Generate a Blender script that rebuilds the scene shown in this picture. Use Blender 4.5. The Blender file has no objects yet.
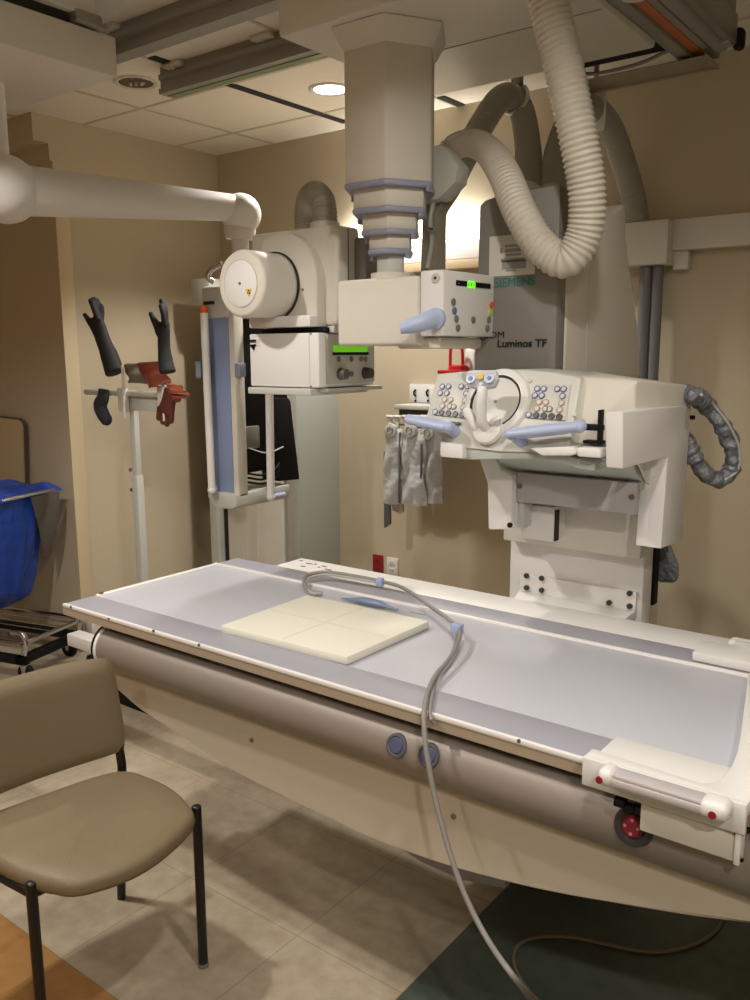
import bpy, bmesh, math, random
import numpy as np
from mathutils import Vector, Matrix
random.seed(7)
R = math.radians
scene = bpy.context.scene
COL = scene.collection

# ------------------------------------------------------------------ camera model
F_PX, YAW, PITCH, ROLL, CAM_H = 855.0, R(-37.34), R(9.87), R(0.316), 1.6
def _rot():
    cy, sy = math.cos(YAW), math.sin(YAW)
    f = np.array([sy*math.cos(PITCH), cy*math.cos(PITCH), -math.sin(PITCH)])
    r = np.array([cy, -sy, 0.0]); d = np.cross(f, r)
    cr, sr = math.cos(ROLL), math.sin(ROLL)
    return np.array([cr*r+sr*d, -sr*r+cr*d, f])
MR = _rot()
CP = np.array([0, 0, CAM_H])
def ray(px, py): return MR.T @ np.array([(px-375)/F_PX, (py-500)/F_PX, 1])
def _on(px, py, ax, v):
    d = ray(px, py); return Vector(CP + d*((v-CP[ax])/d[ax]))
def AX(px, py, x): return _on(px, py, 0, x)      # point on the plane x = const seen at a pixel
def AY(px, py, y): return _on(px, py, 1, y)
def AZ(px, py, z): return _on(px, py, 2, z)
def AD(px, py, d): return Vector(CP + ray(px, py)*d)   # point at forward distance d

# ------------------------------------------------------------------ materials
def lin(c):
    return tuple(((v/255)/12.92 if v/255 <= .04045 else ((v/255+.055)/1.055)**2.4) for v in c)
MATS = {}
def mat(name, rgb, rough=.5, metal=0.0, bump=0.0, bscale=60, var=0.0, vscale=6, emit=None, estr=1, spec=.5, coat=0, trans=0, aniso=None):
    if name in MATS: return MATS[name]
    m = bpy.data.materials.new(name); m.use_nodes = True
    nt = m.node_tree; b = nt.nodes['Principled BSDF']
    c = lin(rgb)
    b.inputs['Base Color'].default_value = (*c, 1)
    b.inputs['Roughness'].default_value = rough
    b.inputs['Metallic'].default_value = metal
    b.inputs['Specular IOR Level'].default_value = spec
    b.inputs['Coat Weight'].default_value = coat
    b.inputs['Transmission Weight'].default_value = trans
    tc = nt.nodes.new('ShaderNodeTexCoord')
    if var > 0:
        n = nt.nodes.new('ShaderNodeTexNoise'); n.inputs['Scale'].default_value = vscale; n.inputs['Detail'].default_value = 6
        nt.links.new(tc.outputs['Object'], n.inputs['Vector'])
        r = nt.nodes.new('ShaderNodeMixRGB'); r.blend_type = 'MIX'
        r.inputs[1].default_value = (*[min(1, v*(1+var)) for v in c], 1)
        r.inputs[2].default_value = (*[v*(1-var) for v in c], 1)
        nt.links.new(n.outputs['Fac'], r.inputs[0]); nt.links.new(r.outputs[0], b.inputs['Base Color'])
    if bump > 0:
        n = nt.nodes.new('ShaderNodeTexNoise'); n.inputs['Scale'].default_value = bscale; n.inputs['Detail'].default_value = 4
        nt.links.new(tc.outputs['Object'], n.inputs['Vector'])
        bp = nt.nodes.new('ShaderNodeBump'); bp.inputs['Strength'].default_value = bump; bp.inputs['Distance'].default_value = .02 if name in ('silver_sleeve', 'lead_apron_grey', 'blue_bag') else .004
        nt.links.new(n.outputs['Fac'], bp.inputs['Height']); nt.links.new(bp.outputs[0], b.inputs['Normal'])
    if emit:
        b.inputs['Emission Color'].default_value = (*lin(emit), 1); b.inputs['Emission Strength'].default_value = estr
    MATS[name] = m; return m

WALL = mat('wall_paint', (193, 180, 155), .7, bump=.15, bscale=220, var=.03, vscale=2, spec=.3)
WALLD = mat('wall_corner_guard', (206, 190, 158), .45, spec=.4)
CEIL = mat('ceiling_tile', (230, 223, 208), .85, bump=.3, bscale=160, var=.04, vscale=30)
GRID = mat('ceiling_grid', (196, 186, 168), .6)
WHITE = mat('white_enamel', (224, 222, 219), .38, var=.015)
CREAM = mat('cream_enamel', (212, 207, 196), .58, var=.02)
PALE = mat('pale_grey_enamel', (192, 193, 186), .45)
GREYG = mat('greenish_grey', (178, 184, 176), .45)
LAMIN = mat('table_laminate', (186, 188, 197), .33, var=.02, vscale=3)
RAIL = mat('table_rail', (168, 168, 179), .4, metal=.15)
RAILW = mat('white_edge', (232, 228, 226), .3)
METBR = mat('champagne_metal', (152, 142, 134), .52, metal=.4)
SKIRT = mat('skirt_enamel', (192, 181, 162), .48, var=.02)
BLACK = mat('black_plastic', (14, 14, 15), .6, spec=.25)
DARK = mat('dark_slot', (34, 31, 28), .7)
ALU = mat('aluminium', (160, 156, 150), .4, metal=.7)
ALUD = mat('ceiling_rail_grey', (146, 142, 136), .5, metal=.1)
CHROME = mat('chrome', (205, 205, 205), .15, metal=1)
BLUEG = mat('blue_grey_trim', (148, 152, 174), .45)
BLUEL = mat('light_blue_grip', (172, 184, 214), .4)
BLUEP = mat('blue_panel', (134, 148, 184), .45)
TOWERG = mat('tower_grey', (132, 128, 122), .5, var=.02)
PANELG = mat('control_panel_grey', (198, 196, 188), .45)
HOSE = mat('hose_pale', (202, 196, 182), .42, coat=.25)
HOSEG = mat('hose_grey', (158, 155, 144), .55)
HOSED = mat('duct_grey', (112, 112, 112), .5)
SLEEVE = mat('silver_sleeve', (126, 128, 134), .38, metal=.3, bump=1.0, bscale=30)
LEAD = mat('lead_apron_grey', (192, 193, 194), .45, metal=.1, bump=1.0, bscale=16)
LEADD = mat('lead_apron_edge', (96, 98, 100), .6)
VINYL = mat('taupe_vinyl', (120, 106, 82), .5, bump=.25, bscale=240, var=.05, vscale=4)
CHBLK = mat('chair_black', (16, 15, 15), .4)
RUB = mat('black_rubber', (34, 34, 38), .72, bump=.3, bscale=40)
RUBBL = mat('blue_black_rubber', (40, 44, 54), .75, bump=.3, bscale=40)
RUST = mat('rust_vinyl', (132, 64, 46), .5, bump=.5, bscale=25, var=.1)
RUSTD = mat('dark_rust_vinyl', (92, 44, 32), .6, bump=.5, bscale=25)
BLUEBAG = mat('blue_bag', (26, 66, 160), .38, bump=.9, bscale=9, var=.15, vscale=8)
BAGGREY = mat('grey_translucent_net', (90, 85, 76), .7)
PAD = mat('ivory_pad', (224, 221, 208), .5, var=.02)
PADL = mat('pad_lines', (206, 198, 172), .6)
CABLE = mat('grey_cable', (138, 134, 130), .5)
CABLET = mat('tan_cable', (122, 104, 82), .5)
RED = mat('red_plastic', (186, 22, 34), .35)
REDD = mat('dark_red', (140, 24, 40), .4)
ORANGE = mat('orange_stripe', (186, 98, 44), .5)
ORCAP = mat('orange_cap', (228, 92, 40), .45)
YEL = mat('yellow', (216, 178, 40), .5)
GRNBTN = mat('yellow_green', (178, 206, 80), .5)
TEALTX = mat('teal_lettering', (0, 128, 126), .5)
BLKTX = mat('black_lettering', (28, 28, 32), .5)
PAPER = mat('paper', (206, 202, 192), .7)
INKG = mat('grey_ink', (150, 146, 140), .8)
BTNP = mat('purple_button', (34, 26, 52), .4)
BTNB = mat('blue_button', (100, 112, 156), .45)
BTNG = mat('grey_button', (120, 118, 114), .45)
BTNC = mat('ring_tan_button', (176, 150, 132), .45)
KNOB = mat('dark_grey_knob', (96, 96, 92), .45)
LCD = mat('green_lcd', (90, 170, 20), .5, emit=(110, 190, 20), estr=.55)
LED = mat('green_led_digits', (90, 230, 40), .5, emit=(120, 255, 40), estr=1.1)
LAMPON = mat('lamp_lens', (255, 250, 240), .4, emit=(255, 244, 225), estr=9)
TUBEON = mat('lit_fluorescent_cover', (250, 248, 240), .4, emit=(255, 248, 236), estr=4.0)
REFL = mat('reflector', (200, 195, 185), .12, metal=1)
GREENST = mat('green_strip', (120, 136, 92), .5)
PLAST = mat('translucent_plastic', (150, 138, 120), .35)

# ------------------------------------------------------------------ mesh builder
class B:
    def __init__(self): self.bm = bmesh.new()
    def _add(self, other, M=None):
        me = bpy.data.meshes.new('tmp')
        if M is not None: bmesh.ops.transform(other, matrix=M, verts=other.verts)
        other.to_mesh(me); other.free(); self.bm.from_mesh(me); bpy.data.meshes.remove(me); return self
    def box(self, x0, x1, y0, y1, z0, z1, bev=0, seg=2, M=None):
        b = bmesh.new(); bmesh.ops.create_cube(b, size=1)
        for v in b.verts:
            v.co = Vector((x0+(v.co.x+.5)*(x1-x0), y0+(v.co.y+.5)*(y1-y0), z0+(v.co.z+.5)*(z1-z0)))
        if bev: bmesh.ops.bevel(b, geom=b.edges[:], offset=min(bev, .49*min(abs(x1-x0), abs(y1-y0), abs(z1-z0))), segments=seg, affect='EDGES', profile=.5)
        return self._add(b, M)
    def prism(self, pts, ax, a, c, bev=0, seg=2, M=None):
        # pts 2D; ax = extrusion axis: 0 -> pts are (y,z); 1 -> (x,z); 2 -> (x,y)
        b = bmesh.new()
        def mk(p, t):
            return {0: (t, p[0], p[1]), 1: (p[0], t, p[1]), 2: (p[0], p[1], t)}[ax]
        A = [b.verts.new(mk(p, a)) for p in pts]; Cc = [b.verts.new(mk(p, c)) for p in pts]
        n = len(pts)
        b.faces.new(A); b.faces.new(Cc[::-1])
        for i in range(n): b.faces.new([A[i], Cc[i], Cc[(i+1) % n], A[(i+1) % n]])
        bmesh.ops.recalc_face_normals(b, faces=b.faces)
        if bev: bmesh.ops.bevel(b, geom=b.edges[:], offset=bev, segments=seg, affect='EDGES', profile=.5, clamp_overlap=True)
        return self._add(b, M)
    def hull(self, pts):
        b = bmesh.new()
        for p in pts: b.verts.new(p)
        bmesh.ops.convex_hull(b, input=b.verts[:]); return self._add(b)
    def hullbev(self, pts, bev, seg=2):
        b = bmesh.new()
        for p in pts: b.verts.new(p)
        r = bmesh.ops.convex_hull(b, input=b.verts[:])
        bmesh.ops.dissolve_limit(b, angle_limit=R(1.0), verts=b.verts[:], edges=b.edges[:])
        bmesh.ops.bevel(b, geom=b.edges[:], offset=bev, segments=seg, affect='EDGES', profile=.5, clamp_overlap=True)
        return self._add(b)
    def cyl(self, p0, p1, r0, r1=None, n=28, bev=0):
        p0, p1 = Vector(p0), Vector(p1); r1 = r0 if r1 is None else r1
        if bev:
            L = (p1-p0).length
            return self.lathe([(0, 0), (r0-bev, 0), (r0-bev*.3, bev*.3), (r0, bev), (r1, L-bev), (r1-bev*.3, L-bev*.3), (r1-bev, L), (0, L)], p0, p1-p0, n)
        return self.lathe([(0, 0), (r0, 0), (r1, (p1-p0).length), (0, (p1-p0).length)], p0, p1-p0, n)
    def lathe(self, prof, o, axis, n=32):
        b = bmesh.new(); o = Vector(o); ax = Vector(axis).normalized()
        q = ax.to_track_quat('Z', 'Y'); rings = []
        for r, h in prof:
            if r <= 1e-6: rings.append([b.verts.new(o+q @ Vector((0, 0, h)))])
            else: rings.append([b.verts.new(o+q @ Vector((r*math.cos(2*math.pi*i/n), r*math.sin(2*math.pi*i/n), h))) for i in range(n)])
        for A, Cc in zip(rings, rings[1:]):
            for i in range(n):
                j = (i+1) % n
                if len(A) == 1 and len(Cc) == 1: continue
                if len(A) == 1: b.faces.new([A[0], Cc[i], Cc[j]])
                elif len(Cc) == 1: b.faces.new([A[i], Cc[0], A[j]])
                else: b.faces.new([A[i], Cc[i], Cc[j], A[j]])
        bmesh.ops.recalc_face_normals(b, faces=b.faces)
        return self._add(b)
    def sphere(self, c, r, sc=(1, 1, 1), n=24):
        b = bmesh.new(); bmesh.ops.create_uvsphere(b, u_segments=n, v_segments=n//2, radius=r)
        return self._add(b, Matrix.Translation(Vector(c)) @ Matrix.Diagonal((*sc, 1)))
    def tube(self, pts, r, n=12, smooth=True, step=.01, rib=0, pitch=.012, flat=None, caps=True, rfun=None):
        pts = [Vector(p) for p in pts]
        P = spline(pts, step) if smooth else pts
        b = bmesh.new(); rings = []
        up = None; dist = 0
        for i, p in enumerate(P):
            t = (P[min(i+1, len(P)-1)]-P[max(i-1, 0)]).normalized()
            if i: dist += (P[i]-P[i-1]).length
            if up is None:
                up = t.orthogonal().normalized() if flat is None else (Vector(flat)-t*t.dot(Vector(flat))).normalized()
            up = (up-t*up.dot(t)).normalized(); sd = t.cross(up)
            rr = (r if rfun is None else rfun(i/(len(P)-1)))
            if rib: rr *= 1+rib*(.5+.5*math.cos(2*math.pi*dist/pitch))
            a, c = (rr, rr) if not isinstance(rr, tuple) else rr
            rings.append([b.verts.new(p+up*a*math.cos(2*math.pi*k/n)+sd*c*math.sin(2*math.pi*k/n)) for k in range(n)])
        for A, Cc in zip(rings, rings[1:]):
            for k in range(n): b.faces.new([A[k], A[(k+1) % n], Cc[(k+1) % n], Cc[k]])
        if caps: b.faces.new(rings[0][::-1]); b.faces.new(rings[-1])
        bmesh.ops.recalc_face_normals(b, faces=b.faces)
        return self._add(b)
    def etube(self, pts, radii, n=16, flat=(0, 0, 1), step=.008):
        # elliptical sweep with radii interpolated along the path
        def rf(t):
            x = t*(len(radii)-1); i = min(int(x), len(radii)-2); f = x-i; f = f*f*(3-2*f)
            return (radii[i][0]*(1-f)+radii[i+1][0]*f, radii[i][1]*(1-f)+radii[i+1][1]*f)
        return self.tube(pts, 0, n=n, step=step, flat=flat, rfun=rf)
    def grid(self, fn, nu, nv, thick=0, closed=False):
        b = bmesh.new()
        V = [[b.verts.new(fn(i/nu, j/nv)) for j in range(nv+1)] for i in range(nu+1)]
        for i in range(nu):
            for j in range(nv): b.faces.new([V[i][j], V[i+1][j], V[i+1][j+1], V[i][j+1]])
        bmesh.ops.recalc_face_normals(b, faces=b.faces)
        if thick: bmesh.ops.solidify(b, geom=b.faces[:], thickness=thick)
        return self._add(b)
    def obj(self, name, m, parent=None, angle=35, **kw):
        me = bpy.data.meshes.new(name); self.bm.to_mesh(me); self.bm.free()
        me.materials.append(m)
        for p in me.polygons: p.use_smooth = True
        me.set_sharp_from_angle(angle=R(angle))
        o = bpy.data.objects.new(name, me); COL.objects.link(o)
        if parent is not None:
            o.parent = parent; o.matrix_parent_inverse = world_of(parent).inverted()
        for k, v in kw.items(): o[k] = v
        return o
def world_of(o):
    M = o.matrix_basis.copy()
    p = o.parent
    if p is not None: M = world_of(p) @ o.matrix_parent_inverse @ M
    return M
def spline(P, step):
    Q = [P[0]*2-P[1]]+list(P)+[P[-1]*2-P[-2]]
    out = []
    for i in range(1, len(Q)-2):
        p0, p1, p2, p3 = Q[i-1], Q[i], Q[i+1], Q[i+2]
        n = max(2, int((p2-p1).length/step))
        for k in range(n):
            t = k/n
            out.append(.5*((2*p1)+(p2-p0)*t+(2*p0-5*p1+4*p2-p3)*t*t+(3*p1-p0-3*p2+p3)*t**3))
    out.append(Q[-2]); return out
def thing(name, label, cat, loc=(0, 0, 0), rz=0, group=None):
    o = bpy.data.objects.new(name, None); COL.objects.link(o)
    o.empty_display_size = .1
    o.location = loc; o.rotation_euler = (0, 0, rz); o['label'] = label; o['category'] = cat
    if group: o['group'] = group
    return o
def tag(o, label, cat, group=None):
    o['label'] = label; o['category'] = cat
    if group: o['group'] = group
    return o
def struct(o): o['kind'] = 'structure'; return o
def text(name, s, loc, size, m, parent, xdir=(1, 0, 0), up=(0, 0, 1), bold=0, align='LEFT'):
    cu = bpy.data.curves.new(name, 'FONT'); cu.body = s; cu.size = size; cu.extrude = .0006; cu.align_x = align; cu.offset = bold
    t = bpy.data.objects.new(name+'_tmp', cu); COL.objects.link(t)
    dg = bpy.context.evaluated_depsgraph_get(); me = bpy.data.meshes.new_from_object(t.evaluated_get(dg))
    bpy.data.objects.remove(t); bpy.data.curves.remove(cu)
    x = Vector(xdir).normalized(); u = Vector(up).normalized(); n = x.cross(u)
    M = Matrix(((x.x, u.x, n.x, loc[0]), (x.y, u.y, n.y, loc[1]), (x.z, u.z, n.z, loc[2]), (0, 0, 0, 1)))
    me.transform(M); me.materials.clear(); me.materials.append(m)
    o = bpy.data.objects.new(name, me); COL.objects.link(o); o.parent = parent; o.matrix_parent_inverse = world_of(parent).inverted()
    return o

# ------------------------------------------------------------------ the room
XL, YB, ZC = -3.98, 3.69, 2.75
XR, YF = 1.5, -1.8
ALC = 2.59
def floor_mat():
    m = bpy.data.materials.new('floor_vinyl'); m.use_nodes = True; nt = m.node_tree; b = nt.nodes['Principled BSDF']
    L = nt.links.new; N = nt.nodes.new
    g = N('ShaderNodeNewGeometry'); s = N('ShaderNodeSeparateXYZ'); L(g.outputs['Position'], s.inputs[0])
    def math_(op, a, c=None):
        n = N('ShaderNodeMath'); n.operation = op
        for i, v in enumerate((a, c)):
            if v is None: continue
            if isinstance(v, (int, float)): n.inputs[i].default_value = v
            else: L(v, n.inputs[i])
        return n.outputs[0]
    def line(sock, off, per, w):
        a = math_('MODULO', math_('ADD', sock, off+per*40), per)
        d = math_('MINIMUM', a, math_('SUBTRACT', per, a))
        return math_('LESS_THAN', d, w)
    T = .4465
    lx = line(s.outputs[0], 1.472, T, .0014); ly = line(s.outputs[1], -1.115, T, .0014)
    seam = math_('MAXIMUM', lx, ly)
    n1 = N('ShaderNodeTexNoise'); n1.inputs['Scale'].default_value = 3.2; n1.inputs['Detail'].default_value = 7; n1.inputs['Roughness'].default_value = .62
    n1.inputs['Distortion'].default_value = .5
    L(g.outputs['Position'], n1.inputs['Vector'])
    n2 = N('ShaderNodeTexNoise'); n2.inputs['Scale'].default_value = 22; n2.inputs['Detail'].default_value = 5
    L(g.outputs['Position'], n2.inputs['Vector'])
    f = math_('ADD', math_('MULTIPLY', n1.outputs['Fac'], .65), math_('MULTIPLY', n2.outputs['Fac'], .35))
    def ramp(c0, c1):
        r = N('ShaderNodeValToRGB'); L(f, r.inputs[0]); r.color_ramp.elements[0].position = .33; r.color_ramp.elements[1].position = .66
        r.color_ramp.elements[0].color = (*lin(c0), 1); r.color_ramp.elements[1].color = (*lin(c1), 1); return r.outputs[0]
    tan = ramp((150, 136, 116), (188, 176, 154)); teal = ramp((60, 70, 64), (84, 92, 82)); org = ramp((140, 98, 50), (174, 130, 76))
    def mix(fac, a, c):
        n = N('ShaderNodeMixRGB'); L(fac, n.inputs[0]); L(a, n.inputs[1])
        if isinstance(c, tuple): n.inputs[2].default_value = c
        else: L(c, n.inputs[2])
        return n.outputs[0]
    c = mix(math_('GREATER_THAN', s.outputs[0], -1.114), tan, teal)
    isorg = math_('MULTIPLY', math_('LESS_THAN', s.outputs[1], 1.115), math_('LESS_THAN', s.outputs[0], -1.114))
    c = mix(isorg, c, org)
    c = mix(math_('MULTIPLY', seam, .55), c, (*lin((104, 90, 70)), 1))
    L(c, b.inputs['Base Color']); b.inputs['Roughness'].default_value = .45
    return m
struct(B().box(-5.6, XR+.1, YF-.1, YB+.1, -.1, 0).obj('floor', floor_mat()))
struct(B().box(-5.6, XR+.1, YF-.1, YB+.1, ZC, ZC+.1).obj('ceiling', CEIL))
g = B()
for k in range(-8, 3):
    y = 2.787+.6*k
    if YF < y < YB: g.box(-5.5, XR, y-.009, y+.009, ZC-.0025, ZC+.002)
for k in range(-3, 9):
    x = -3.515+.6*k
    if x < XR: g.box(x-.009, x+.009, YF, YB, ZC-.003, ZC+.002)
struct(g.obj('trim_1', GRID))
# dark slots that run along some grid lines
g = B()
for (a, c) in (((153, 57), (186, 70)), ((230, 84.5), (345, 123)), ((442, 97), (462, 107))):
    p, q = AZ(*a, ZC-.004), AZ(*c, ZC-.004); x = (p.x+q.x)/2
    g.box(x-.022, x+.022, p.y, q.y, ZC-.005, ZC+.004)
struct(g.obj('trim_2', DARK))
struct(B().box(-5.6, XR+.1, YB, YB+.1, 0, ZC).obj('wall_back', WALL))
struct(B().box(XR, XR+.1, YF, YB, 0, ZC).obj('wall_right', WALL))
struct(B().box(-5.6, XR, YF-.1, YF, 0, ZC).obj('wall_front', WALL))
struct(B().box(-5.6, -5.5, YF, ALC, 0, ZC).obj('wall_far_left', WALL))
p1 = AX(33, 140, XL); p2 = AX(53, 161, XL)
struct(B().prism([(ALC, 0), (YB, 0), (YB, ZC), (p1.y, ZC), (p1.y, p1.z), (p2.y-.02, p1.z), (p2.y-.02, 2.54), (ALC, 2.54)], 0, -5.5, XL).obj('wall_left', WALL))
struct(B().box(XL-.001, XL+.006, ALC-.006, ALC+.075, 0.1, 2.3, .002).obj('trim_3', WALLD))
struct(B().box(XL, XL+.012, ALC+.09, 3.3, 0, .1, .003).obj('baseboard_left', mat('cove_base', (70, 58, 46), .6)))
struct(B().box(-5.5, XR, YB-.012, YB, 0, .1, .003).obj('baseboard_back', MATS['cove_base']))

# ------------------------------------------------------------------ lights
def spot(name, loc, power, size=R(125), blend=.35, rad=.06, col=(1, .94, .865)):
    l = bpy.data.lights.new(name, 'SPOT'); l.energy = power; l.spot_size = size; l.spot_blend = blend; l.shadow_soft_size = rad; l.color = col
    o = bpy.data.objects.new(name, l); o.location = loc; COL.objects.link(o); return o
def downlight(x, y, label, power, on=True, group=None, size=R(125)):
    t = thing('downlight', label, 'ceiling light', (x, y, ZC), 0, group)
    B().lathe([(.075, .03), (.072, -.004), (.088, -.008), (.096, -.004), (.096, .0), (.080, .0)], (x, y, ZC), (0, 0, 1), 40).obj('trim_ring', mat('ring_white', (206, 200, 190), .35), t)
    if on:
        B().cyl((x, y, ZC-.0035), (x, y, ZC+.004), .074, n=40).obj('lens', LAMPON, t)
    else:
        B().lathe([(.076, -.0045), (.05, -.003), (.03, -.0022), (0, -.002)], (x, y, ZC), (0, 0, 1), 40).obj('reflector', mat('dim_reflector', (96, 88, 78), .16, metal=1), t)
        for k in (-1, 0, 1):
            B().cyl((x+.022*k, y+.012*k, ZC-.016), (x+.022*k, y+.012*k, ZC-.003), .006, n=12).obj('bulb', mat('unlit_bulb', (226, 222, 214), .2), t)
    if on:
        s = spot('downlight_lamp', (x, y, ZC-.02), power, size); s.parent = t; s.matrix_parent_inverse = world_of(t).inverted()
    return t
pl = AZ(330, 89, ZC)
downlight(pl.x, pl.y, 'lit round recessed ceiling light left of the hanging column', 120)
pd = AZ(136, 82, ZC)
# the reflector of the unlit one is a shallow dish under the tile
downlight(pd.x, pd.y, 'unlit round recessed ceiling light with mirrored dish, near the left rail end', 0, on=False)
for i, (x, y, w) in enumerate(((-2.3, .75, 125), (-.35, .95, 80), (-3.6, .5, 40), (-1.3, -.7, 50), (.8, -.3, 125))):  # lamps at negative y added as unseen fill; the others read from cast shadows
    downlight(x, y, 'unseen round ceiling light on the camera side, one of the inferred and added fill lights', w, group='downlights out of frame', size=R(164) if x > -1 else R(132))
a = bpy.data.lights.new('bounce', 'AREA')
bpy.data.lights.remove(a)
# lit wall fitting behind the hanging column
t = thing('wall_light', 'long lit white light fitting on the back wall, glimpsed between hanging column and grey tower', 'wall light', (-2.5, YB-.05, 2.04))
B().box(-2.98, -2.12, YB-.09, YB, 2.03, 2.115, .008).obj('housing', WHITE, t)
B().box(-2.96, -2.14, YB-.08, YB-.012, 2.115, 2.125).obj('lit_cover', TUBEON, t)
B().box(-3.0, -2.1, YB-.10, YB, 1.985, 2.028, .004).obj('ledge', mat('ledge_tan', (176, 156, 124), .5), t)
al = bpy.data.lights.new('wall_light_tube', 'AREA'); al.shape = 'RECTANGLE'; al.size = .8; al.size_y = .05; al.energy = 5; al.color = (1, .97, .92); al.spread = R(120)
ao = bpy.data.objects.new('wall_light_tube', al); COL.objects.link(ao); ao.location = (-2.55, YB-.06, 2.135); ao.rotation_euler = (math.pi-R(42), 0, 0)
ao.parent = t; ao.matrix_parent_inverse = world_of(t).inverted()
w = bpy.data.worlds.new('World'); scene.world = w; w.use_nodes = True
w.node_tree.nodes['Background'].inputs[0].default_value = (1, .92, .82, 1); w.node_tree.nodes['Background'].inputs[1].default_value = .1

# ------------------------------------------------------------------ ceiling equipment
def ceil_rail(label, x0, x1, y0, y1, z0, green=False):
    t = thing('ceiling_rail', label, 'ceiling rail', ((x0+x1)/2, (y0+y1)/2, z0), 0, 'aluminium ceiling rails')
    h = ZC-z0; prof = [(y0, z0), (y0-.0, z0+.02), (y0+.014, z0+.026), (y0+.014, z0+.05), (y0, z0+.056), (y0, z0+.074), (y0+.012, z0+.08), (y0+.012, ZC), (y1-.01, ZC), (y1-.01, z0+.06), (y1, z0+.05), (y1, z0)]
    B().prism(prof, 0, x0, x1).obj('rail_profile', ALUD, t)
    B().box(x0-.006, x0, y0+.016, y1-.012, z0+.012, ZC-.012).obj('end_opening', BLACK, t)
    b = B().box(x0+.05, x0+.15, y0-.02, y0+.03, ZC-.022, ZC, .006); b.cyl((x0+.1, y0-.01, ZC-.03), (x0+.1, y0-.01, ZC-.02), .008, n=10)
    b.obj('mounting_clip', CREAM, t)
    b = B().box(x0+.55, x0+.65, y0-.02, y0+.03, ZC-.022, ZC, .006); b.cyl((x0+.6, y0-.01, ZC-.03), (x0+.6, y0-.01, ZC-.02), .008, n=10)
    b.obj('mounting_clip', CREAM, t)
    if green: B().box(x0+.01, x1, y0+.036, y1-.002, z0-.003, z0).obj('green_strip', GREENST, t)
q1 = AZ(115, 68, 2.645); q2 = AZ(175, 98, 2.645)
ceil_rail('grey aluminium ceiling rail nearer the camera, running left of the hanging column', q1.x-.01, -1.05, q1.y-.085, q1.y-.02, 2.645)
ceil_rail('grey aluminium ceiling rail farther back with thin green strip underneath', q2.x-.01, -1.05, q2.y-.075, q2.y, 2.645, True)
# left suspended bridge of the monitor arm
c = AZ(118, 78, 2.5)
t = thing('ceiling_bridge', 'boxy cream ceiling bridge at top left carrying the white monitor arm', 'ceiling bridge', (c.x-.4, c.y-.6, 2.5))
B().box(c.x-.62, c.x, .2, c.y, 2.5, 2.625, .006).obj('cover', CREAM, t)
B().box(c.x-.62, c.x+.001, c.y-.42, c.y-.417, 2.499, 2.626).obj('seam', DARK, t)
B().box(c.x-.05, c.x-.02, .2, c.y-.1, 2.625, 2.66).obj('track_slot', DARK, t)
B().box(c.x-.6, c.x+.01, .2, c.y-.08, 2.66, 2.72, .003).obj('track', CREAM, t)
b = B().box(c.x-.08, c.x+.02, c.y-.16, c.y-.06, 2.63, 2.67, .01); b.cyl((c.x, c.y-.1, 2.64), (c.x, c.y-.04, 2.64), .012, n=12)
b.obj('roller_bracket', ALU, t)
# overhead carriage of the x-ray column
t = thing('ceiling_carriage', 'large beige overhead carriage box that the telescopic column hangs from', 'ceiling carriage', (-1.4, 2.4, 2.52))
cx0, cy0, cy1 = -1.887, 2.01, 2.80
B().box(cx0, -1.03, cy0, cy1, 2.52, 2.63, .012).obj('cover', CREAM, t)
B().box(cx0, -1.03, cy0, cy0+.02, 2.62, 2.74, .006).obj('front_cover', CREAM, t)
B().box(cx0+.001, -1.04, 2.395, 2.398, 2.5185, 2.5205).obj('seam', mat('seam_brown', (132, 118, 98), .7), t)
B().box(cx0+.05, -1.05, cy0+.1, cy1-.06, 2.63, 2.70).obj('chassis', ALUD, t)
# transverse bridge with the orange stripe
t = thing('bridge_beam', 'grey overhead bridge beam with an orange stripe at upper right', 'bridge beam', (-.95, 2.3, 2.54))
B().box(-1.035, -.99, .8, 3.115, 2.54, 2.62, .003).obj('flange', ALUD, t)
B().box(-.99, -.93, .8, 3.115, 2.552, 2.62).obj('web', ALUD, t)
B().box(-.986, -.954, .8, 3.11, 2.5495, 2.552).obj('orange_stripe', ORANGE, t)
B().cyl((-.905, .8, 2.574), (-.905, 3.04, 2.574), .030, n=24).obj('tube_profile', ALUD, t)
B().cyl((-.955, 2.42, 2.535), (-.955, 2.42, 2.5495), .035, n=24).obj('disc_cover', CREAM, t)
B().box(-1.40, -.94, 2.985, 3.125, 2.526, 2.530, .001).obj('end_tray', PLAST, t)
b = B().box(-1.405, -.935, 3.125, 3.129, 2.520, 2.535).box(-.939, -.935, 2.985, 3.125, 2.520, 2.535)
b.obj('tray_edge', mat('pale_edge', (176, 160, 134), .5), t)
B().box(-1.38, -1.03, 2.83, 2.96, 2.56, 2.60).obj('cable_channel', BLACK, t)
B().tube([(-1.39, 2.93, 2.55), (-1.3, 2.965, 2.536), (-1.15, 2.965, 2.538), (-1.03, 2.93, 2.55)], .006).obj('cable', CABLE, t)
t = thing('ceiling_track', 'narrow black and silver ceiling track in the top right corner', 'ceiling rail', (-.82, 2.2, 2.55))
B().box(-.904, -.880, .6, 3.0, 2.565, 2.62).obj('slot', BLACK, t)
B().box(-.880, -.852, .6, 3.02, 2.555, 2.64, .003).obj('silver_profile', ALU, t)
B().box(-.908, -.86, 2.97, 3.03, 2.55, 2.60, .004).obj('bracket', ALU, t)
B().box(-.872, -.838, 3.03, 3.08, 2.545, 2.61, .014).obj('end_buffer', BLACK, t)
B().box(-.90, -.855, .6, 3.0, 2.62, ZC).obj('upper_web', ALUD, t)

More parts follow.
